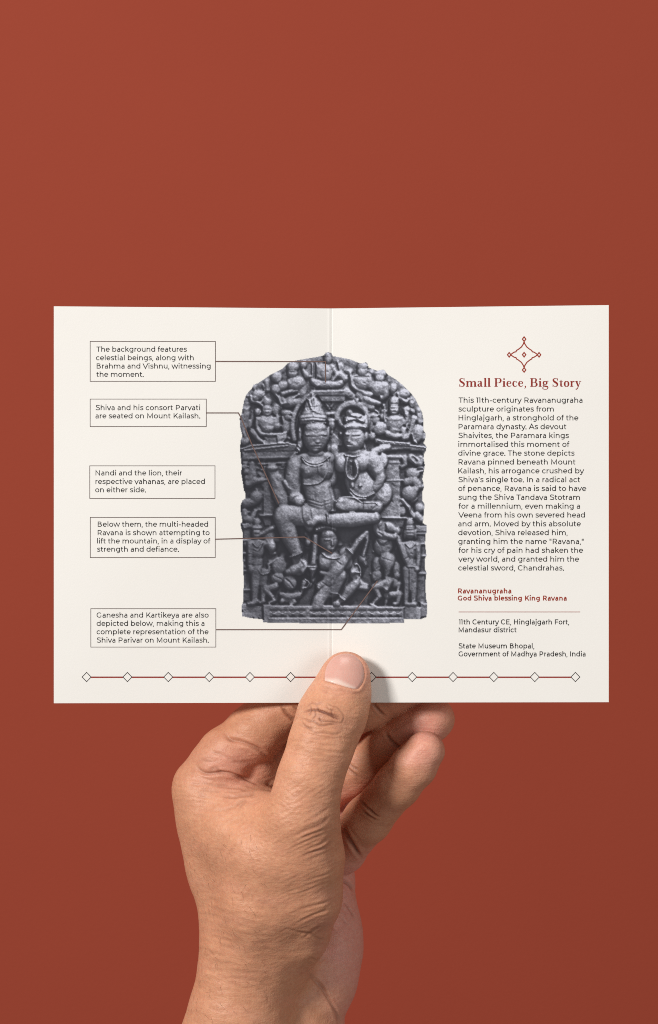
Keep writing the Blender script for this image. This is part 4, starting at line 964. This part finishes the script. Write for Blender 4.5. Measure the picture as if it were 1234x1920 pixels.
# base of the forefinger and the web
for pts, w_, d_ in [
    ([(422, 1375), (432, 1386), (450, 1391), (470, 1398), (488, 1407), (504, 1418)], 3.0, 1.3),
    ([(392, 1408), (404, 1412), (420, 1418), (440, 1424)], 2.6, .30), ([(374, 1424), (396, 1428), (412, 1426)], 2.2, .25),
    ([(388, 1446), (404, 1440), (412, 1446), (420, 1450)], 2.2, .40), ([(368, 1434), (374, 1444), (386, 1450), (404, 1450), (430, 1450), (455, 1458), (478, 1466), (500, 1472)], 2.6, 1.1),
    ([(430, 1428), (456, 1430), (476, 1428)], 3.0, .3),
    ([(372, 1466), (398, 1472), (424, 1478)], 2.0, .28), ([(368, 1478), (396, 1484), (418, 1486)], 2.0, .26), ([(404, 1470), (440, 1476), (470, 1482)], 2.2, .35),
    ([(414, 1494), (440, 1493), (470, 1490), (484, 1484)], 2.8, .55), ([(425, 1484), (450, 1484), (470, 1478)], 2.0, .25),
    ([(440, 1512), (452, 1504), (464, 1498)], 2.4, .5), ([(448, 1516), (456, 1508), (466, 1502)], 2.2, .4), ([(400, 1522), (425, 1517), (444, 1510)], 2.4, .25),
    ([(376, 1456), (390, 1460), (410, 1460)], 1.8, .2), ([(366, 1488), (384, 1494), (402, 1496)], 1.8, .18)]:
    crease(pts, w_ * 1.2, d_ * 0.85, ymax=24, lip=0.15)
crease([(528, 1318), (534, 1332), (545, 1345), (556, 1352)], 3.0, .8, ymin=2)
crease([(544, 1316), (552, 1326), (560, 1330)], 2.0, .4, ymin=2)
# right side of the thumb ball
for pts, w_, d_ in [
    ([(552, 1566), (580, 1554), (604, 1543), (618, 1532)], 2.8, .55), ([(560, 1572), (590, 1562), (612, 1552)], 2.0, .3), ([(556, 1556), (590, 1545), (608, 1532)], 2.0, .24),
    ([(560, 1608), (585, 1598), (612, 1588), (630, 1574)], 2.4, .42), ([(574, 1592), (598, 1584), (618, 1570)], 2.2, .34), ([(582, 1598), (604, 1590), (626, 1578)], 1.8, .26),
    ([(560, 1584), (585, 1574), (606, 1566)], 1.8, .2), ([(580, 1650), (600, 1644), (618, 1636), (628, 1630)], 2.0, .26), ([(560, 1630), (590, 1620), (616, 1612)], 1.8, .14),
    ([(566, 1520), (592, 1512), (616, 1504)], 1.8, .2), ([(578, 1534), (600, 1526), (616, 1516)], 1.8, .2),
    ([(556, 1705), (580, 1700), (604, 1694), (622, 1686)], 2.4, .42), ([(552, 1735), (580, 1722), (604, 1710), (616, 1704)], 2.4, .45), ([(546, 1680), (570, 1672), (600, 1660)], 1.8, .2),
    ([(560, 1752), (584, 1756), (602, 1764), (616, 1762)], 2.2, .42), ([(570, 1762), (584, 1754), (606, 1738)], 2.2, .4), ([(530, 1738), (556, 1750), (580, 1756)], 2.0, .3),
    ([(582, 1800), (598, 1803), (612, 1796)], 2.2, .4), ([(540, 1716), (566, 1706), (590, 1700)], 1.7, .18),
    ([(572, 1820), (590, 1838), (606, 1858), (620, 1880), (634, 1908), (637, 1930)], 2.5, .7), ([(580, 1822), (600, 1842), (616, 1866)], 2.2, .35),
    ([(370, 1775), (392, 1781), (402, 1796)], 2.0, .22), ([(376, 1790), (392, 1792), (400, 1788)], 1.8, .18), ([(412, 1794), (420, 1778), (430, 1756)], 1.8, .16),
    ([(382, 1750), (402, 1756), (426, 1752)], 1.8, .12), ([(374, 1830), (388, 1834), (396, 1840)], 1.8, .14)]:
    crease(pts, w_ * 1.1, d_ * 0.62, ymax=36, lip=0.4)
# palm and finger creases
for pts, w_, d_, lo_ in [
    ([(640, 1545), (652, 1566), (664, 1588), (676, 1608)], 3.4, 1.0, 20), ([(638, 1650), (652, 1656), (664, 1672)], 3.2, .9, 25),
    ([(722, 1372), (730, 1384), (742, 1396), (756, 1406)], 2.8, .6, 5), ([(640, 1424), (650, 1438), (664, 1450), (676, 1458)], 2.6, .5, 12), ([(646, 1420), (660, 1436), (674, 1444)], 2.0, .35, 12),
    ([(726, 1446), (738, 1462), (752, 1474), (768, 1482)], 2.6, .6, 5), ([(672, 1496), (686, 1512), (702, 1526), (716, 1530)], 2.6, .55, 12), ([(678, 1518), (692, 1530), (708, 1538)], 2.2, .4, 12),
    ([(698, 1318), (710, 1332), (722, 1344)], 2.6, .5, 3), ([(644, 1690), (656, 1706), (664, 1722)], 2.0, .25, 20), ([(640, 1720), (652, 1735)], 2.0, .2, 20)]:
    crease(pts, w_, d_ * 1.1, ymin=lo_)

# finer, directional skin relief: filtered noise across the hand
rng = np.random.default_rng(7)
def grain(theta, along, across, seed):
    """noise streaked along theta (degrees, up is positive), wavelengths in photo px"""
    n = 1024
    w = np.random.default_rng(seed).standard_normal((n, n))
    fy, fx = np.meshgrid(np.fft.fftfreq(n), np.fft.fftfreq(n), indexing='ij')
    c, s = math.cos(math.radians(-theta)), math.sin(math.radians(-theta))
    fa = fx * c + fy * s; fc = -fx * s + fy * c
    H = np.exp(-(fa * along) ** 2 * 2.0) * np.exp(-((np.abs(fc) - 1.0 / across) / (0.38 / across)) ** 2)
    g = np.real(np.fft.ifft2(np.fft.fft2(w) * H)); g /= g.std()
    x = np.clip(U, 100, 1100); y = np.clip(W - 1150, 0, 1000)
    x0 = x.astype(int) % (n - 1); y0 = y.astype(int) % (n - 1); fx_ = x - x.astype(int); fy_ = y - y.astype(int)
    return (g[y0, x0] * (1 - fx_) * (1 - fy_) + g[y0, x0 + 1] * fx_ * (1 - fy_) + g[y0 + 1, x0] * (1 - fx_) * fy_ + g[y0 + 1, x0 + 1] * fx_ * fy_)
ridge = lambda g: -np.abs(g) + 0.8
nearf = (HV[:, 1] < 30) * FRONT
DISP += nearf * ridge(grain(24, 60, 16, 1)) * 0.07 * np.clip(gauss2(585, 1600, 75, 150, 10) * 1.3, 0, 1)
DISP += nearf * grain(28, 26, 11, 2) * 0.05 * np.clip(gauss2(535, 1520, 90, 95, -20), 0, 1)
DISP += nearf * grain(-40, 22, 11, 3) * 0.03 * np.clip(gauss2(500, 1540, 80, 90), 0, 1)
DISP += nearf * grain(-4, 30, 10, 4) * 0.07 * np.clip(gauss2(600, 1385, 60, 60, -20), 0, 1)
DISP += nearf * grain(-8, 40, 11, 5) * 0.08 * np.clip(gauss2(395, 1480, 60, 50), 0, 1)
DISP += nearf * grain(60, 24, 13, 6) * 0.02 * np.clip(gauss2(420, 1600, 110, 140), 0, 1)
DISP += nearf * grain(-12, 30, 14, 8) * 0.05 * np.clip(gauss2(420, 1790, 90, 110), 0, 1)
DISP += FRONT * grain(35, 30, 30, 9) * 0.03
DISP += FRONT * grain(-50, 60, 60, 10) * 0.12

# broad forms: hollow beside the thumb tendon, thumb pad sides, knuckle swell
DISP += nearf * (-1.6 * gauss2(572, 1780, 40, 66, 22))
DISP += nearf * (0.5 * gauss2(606, 1346, 42, 26, -10))
DISP += nearf * (1.0 * gauss2(455, 1780, 34, 60, 0))

# nail bed: a shallow seat with a raised skin rim
NAIL = spl([(608.5, 1276), (609, 1262), (614, 1247), (625, 1233), (640, 1226.5), (656, 1226), (670, 1232), (679, 1243), (683, 1258), (682, 1273), (676, 1286),
            (668.5, 1292.5), (652, 1290), (630, 1283), (614, 1278), (608.5, 1276)], 4)
def inside_dist(poly, x, y):
    """signed distance to a closed outline, positive inside"""
    ins = np.zeros(len(x), bool); best = np.full(len(x), 1e9)
    for (ax, ay), (bx, by) in zip(poly, poly[1:]):
        dx_, dy_ = bx - ax, by - ay
        t = np.clip(((x - ax) * dx_ + (y - ay) * dy_) / (dx_ * dx_ + dy_ * dy_ + 1e-9), 0, 1)
        best = np.minimum(best, np.hypot(x - ax - t * dx_, y - ay - t * dy_))
        cr = ((ay > y) != (by > y))
        xi = ax + (y - ay) * dx_ / (dy_ if abs(dy_) > 1e-9 else 1e-9)
        ins ^= cr & (x < xi)
    return np.where(ins, best, -best)
near = np.nonzero((U > 590) & (U < 705) & (W > 1205) & (W < 1315) & (HV[:, 1] < 4) & (FRONT > 0))[0]
sd = inside_dist(NAIL, U[near], W[near])
low = np.clip((W[near] - 1250) / 40, 0, 1)
DISP[near] += FRONT[near] * (-0.65 / (1 + np.exp(-sd / 1.2)) + (0.10 + 0.38 * low) * np.exp(-((sd + 3.5) / 3.6) ** 2))
HV0 = HV.copy()
HV = HV + HN * DISP[:, None]

# skin colour: rosier finger pads, paler palm, darker knuckle; shade painted into creases and hollows
palm_side = np.clip((HV[:, 1] - 22) / 16, 0, 1) * np.clip((U - 560) / 50, 0, 1)
RED += palm_side * 0.9
for g_ in (gauss2(800, 1350, 60, 45), gauss2(795, 1410, 50, 50), gauss2(440, 1440, 70, 45), gauss2(660, 1250, 60, 40), gauss2(640, 1790, 40, 90)): RED += 0.6 * g_ * FRONT
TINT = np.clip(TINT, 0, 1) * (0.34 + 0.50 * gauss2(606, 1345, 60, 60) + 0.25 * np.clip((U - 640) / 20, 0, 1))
TINT += 0.20 * gauss2(606, 1345, 46, 26, 8) * nearf + 0.16 * gauss2(600, 1540, 40, 80, 20) * nearf + 0.22 * gauss2(580, 1740, 50, 50) * nearf  # browner knuckle, then painted shade on the thumb ball and wrist hollow
RED += 0.10 * grain(0, 60, 60, 21) * 0.5; TINT += 0.035 * grain(20, 24, 24, 22)

m_skin, nt, b = new_mat('skin')
at = node(nt, 'ShaderNodeAttribute', attribute_name='tint')
ar = node(nt, 'ShaderNodeAttribute', attribute_name='rosy')
tc = node(nt, 'ShaderNodeTexCoord')
n1 = node(nt, 'ShaderNodeTexNoise', Scale=140.0, Detail=5.0, Roughness=0.65)
n2 = node(nt, 'ShaderNodeTexNoise', Scale=900.0, Detail=4.0, Roughness=0.6)
vo = node(nt, 'ShaderNodeTexVoronoi', Scale=1150.0)
vo.feature = 'DISTANCE_TO_EDGE'
for n in (n1, n2, vo): nt.links.new(tc.outputs['Object'], n.inputs['Vector'])
mA = node(nt, 'ShaderNodeMix', data_type='RGBA')
mA.inputs[6].default_value = (0.585, 0.264, 0.150, 1); mA.inputs[7].default_value = (0.690, 0.334, 0.196, 1)
nt.links.new(n1.outputs['Fac'], mA.inputs[0])
mB = node(nt, 'ShaderNodeMix', data_type='RGBA'); mB.inputs[7].default_value = (0.720, 0.325, 0.250, 1)
nt.links.new(mA.outputs[2], mB.inputs[6]); nt.links.new(ar.outputs['Fac'], mB.inputs[0])
n4 = node(nt, 'ShaderNodeTexNoise', Scale=650.0, Detail=5.0, Roughness=0.7)
nt.links.new(tc.outputs['Object'], n4.inputs['Vector'])
mD = node(nt, 'ShaderNodeMix', data_type='RGBA', blend_type='OVERLAY'); mD.inputs[0].default_value = 0.35
nt.links.new(mB.outputs[2], mD.inputs[6]); nt.links.new(n4.outputs['Fac'], mD.inputs[7])
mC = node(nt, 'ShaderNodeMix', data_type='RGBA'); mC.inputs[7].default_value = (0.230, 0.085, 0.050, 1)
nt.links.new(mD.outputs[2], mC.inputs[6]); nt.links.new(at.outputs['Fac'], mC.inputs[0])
nt.links.new(mC.outputs[2], b.inputs['Base Color'])
b.inputs['Roughness'].default_value = 0.47
b.inputs['Specular IOR Level'].default_value = 0.35
b.inputs['Subsurface Weight'].default_value = 0.16
b.inputs['Subsurface Radius'].default_value = (1.0, 0.38, 0.22)
b.inputs['Subsurface Scale'].default_value = 0.0025
mp = node(nt, 'ShaderNodeMapping'); mp.inputs['Rotation'].default_value = (0, math.radians(24), 0); mp.inputs['Scale'].default_value = (0.22, 0.6, 1.0)
nt.links.new(tc.outputs['Object'], mp.inputs['Vector'])
n3 = node(nt, 'ShaderNodeTexNoise', Scale=900.0, Detail=2.0, Roughness=0.5)
nt.links.new(mp.outputs['Vector'], n3.inputs['Vector'])
b3 = node(nt, 'ShaderNodeBump', Strength=0.32, Distance=0.0006)
nt.links.new(n3.outputs['Fac'], b3.inputs['Height'])
ad = node(nt, 'ShaderNodeMath', operation='MULTIPLY_ADD')
nt.links.new(vo.outputs['Distance'], ad.inputs[0]); ad.inputs[1].default_value = 0.7
nt.links.new(n2.outputs['Fac'], ad.inputs[2])
bp = node(nt, 'ShaderNodeBump', Strength=0.33, Distance=0.0004)
nt.links.new(ad.outputs[0], bp.inputs['Height']); nt.links.new(b3.outputs['Normal'], bp.inputs['Normal'])
nt.links.new(bp.outputs['Normal'], b.inputs['Normal'])

def big_mesh(name, V, Q, mat, parent=None):
    me = bpy.data.meshes.new(name)
    me.vertices.add(len(V)); me.vertices.foreach_set('co', (V * MM).astype(np.float32).ravel())
    me.loops.add(Q.size); me.loops.foreach_set('vertex_index', Q.astype(np.int32).ravel())
    me.polygons.add(len(Q)); me.polygons.foreach_set('loop_start', np.arange(0, Q.size, 4, dtype=np.int32))
    me.polygons.foreach_set('loop_total', np.full(len(Q), 4, np.int32))
    me.polygons.foreach_set('use_smooth', np.ones(len(Q), bool))
    me.update(calc_edges=True); me.validate()
    me.materials.append(mat)
    o = bpy.data.objects.new(name, me); COL.objects.link(o)
    if parent: o.parent = parent
    return o

hand = big_mesh('person_hand', HV, HQ, m_skin)
for nm, arr in (('tint', TINT), ('rosy', RED)):
    a_ = hand.data.attributes.new(nm, 'FLOAT', 'POINT')
    a_.data.foreach_set('value', np.clip(arr, 0, 1).astype(np.float32))
hand['label'] = 'bare left hand and wrist of a person reaching up from below to hold the booklet'
hand['category'] = 'hand'

# thumb nail: a curved plate seated on the thumb
m_nail, nt, b = new_mat('nail')
tc = node(nt, 'ShaderNodeTexCoord')
n1 = node(nt, 'ShaderNodeTexNoise', Scale=260.0, Detail=3.0)
nt.links.new(tc.outputs['Object'], n1.inputs['Vector'])
lu = node(nt, 'ShaderNodeAttribute', attribute_name='lunula')
mA = node(nt, 'ShaderNodeMix', data_type='RGBA')
mA.inputs[6].default_value = (0.64, 0.335, 0.275, 1); mA.inputs[7].default_value = (0.70, 0.39, 0.315, 1)
nt.links.new(n1.outputs['Fac'], mA.inputs[0])
mB = node(nt, 'ShaderNodeMix', data_type='RGBA'); mB.inputs[7].default_value = (0.80, 0.62, 0.53, 1)
nt.links.new(mA.outputs[2], mB.inputs[6]); nt.links.new(lu.outputs['Fac'], mB.inputs[0])
nt.links.new(mB.outputs[2], b.inputs['Base Color'])
b.inputs['Roughness'].default_value = 0.28
mp = node(nt, 'ShaderNodeMapping'); mp.inputs['Rotation'].default_value = (0, math.radians(16), 0); mp.inputs['Scale'].default_value = (1, 1, 0.08)
nt.links.new(tc.outputs['Object'], mp.inputs['Vector'])
nr = node(nt, 'ShaderNodeTexNoise', Scale=900.0, Detail=2.0)
nt.links.new(mp.outputs['Vector'], nr.inputs['Vector'])
bp = node(nt, 'ShaderNodeBump', Strength=0.25, Distance=0.0003)
nt.links.new(nr.outputs['Fac'], bp.inputs['Height']); nt.links.new(bp.outputs['Normal'], b.inputs['Normal'])
b.inputs['Specular IOR Level'].default_value = 0.45
b.inputs['Subsurface Weight'].default_value = 0.12
b.inputs['Subsurface Radius'].default_value = (1.0, 0.4, 0.3)
b.inputs['Subsurface Scale'].default_value = 0.0015
bvh = BVHTree.FromPolygons([tuple(v) for v in HV0], [tuple(q) for q in HQ[np.isin(HQ, near).any(1)]])
ring = np.array(NAIL[:-1]); cen = np.array([646.5, 1258.0])
NR_, NS = 14, len(ring)
V, F = [], []
eye = Vector((0, -DIST, 0))
def on_thumb(x, y):
    p = Vector(px(x, y, 0)); d = (p - eye).normalized()
    h = bvh.ray_cast(eye, d)
    return h[0], d
lun = []
for r in range(NR_ + 1):
    s = r / NR_
    for i in range(NS):
        x, y = cen + (ring[i] - cen) * s
        h, d = on_thumb(x, y)
        if h is None: h = Vector(px(x, y, -6))
        lift = 0.26 + 0.10 * (1 - s * s) - (0.62 * max(0, (s - 0.9) / 0.1) if r == NR_ else 0)
        V.append(tuple(h - d * lift))
        base_y = 1276 + (x - 608) * 0.27
        lun.append(max(0, min(1, (13 - (base_y - y) - abs(x - 634) * 0.22) / 7)) * 0.8)
for r in range(NR_):
    for i in range(NS):
        j = (i + 1) % NS
        if r == 0: F.append((i, NS + i, NS + j)) if False else None
        F.append((r * NS + i, r * NS + j, (r + 1) * NS + j, (r + 1) * NS + i)) if r > 0 else F.append((0, NS + j, NS + i))
nail = obj('thumbnail', V, F, m_nail, hand, smooth=True)
a_ = nail.data.attributes.new('lunula', 'FLOAT', 'POINT')
a_.data.foreach_set('value', np.array(lun, np.float32))
nail['label'] = 'short pink thumbnail with a pale half moon'

# fine dark hairs on the wrist and the back of the hand
m_hair = ink('arm_hair', (0.170, 0.080, 0.045), 0.5)
rh = np.random.default_rng(5)
cand = np.nonzero((FRONT > 0.35) & (U > 352) & (U < 500) & (W > 1560) & (W < 1915) & (HV[:, 1] < 30))[0]
V, F = [], []
for i in rh.choice(cand, 110, replace=False):
    p = HV[i].copy(); nrm = HN[i]
    ang = math.radians(rh.normal(-58, 26)); ln = rh.uniform(2.2, 5.5); bend = rh.normal(0, 0.5)
    dirv = np.array([math.cos(ang), 0, math.sin(ang)])
    base = len(V); n = 5
    for k in range(n + 1):
        t = k / n
        d_ = dirv * math.cos(bend * t) + np.array([-dirv[2], 0, dirv[0]]) * math.sin(bend * t)
        d_ = d_ - nrm * np.dot(d_, nrm); d_ /= np.linalg.norm(d_)
        sd_ = np.cross(nrm, d_); w_ = 0.032 * (1 - 0.85 * t)
        q_ = p + nrm * (0.05 + 0.35 * math.sin(t * 2.4))
        V += [tuple(q_ + sd_ * w_), tuple(q_ - sd_ * w_), tuple(q_ + nrm * w_ * 1.4)]
        p = p + d_ * ln / n
    for k in range(n):
        b0 = base + 3 * k
        for u in range(3):
            F.append((b0 + u, b0 + (u + 1) % 3, b0 + 3 + (u + 1) % 3, b0 + 3 + u))
hairs = obj('arm_hair', V, F, m_hair, hand)
hairs['kind'] = 'stuff'
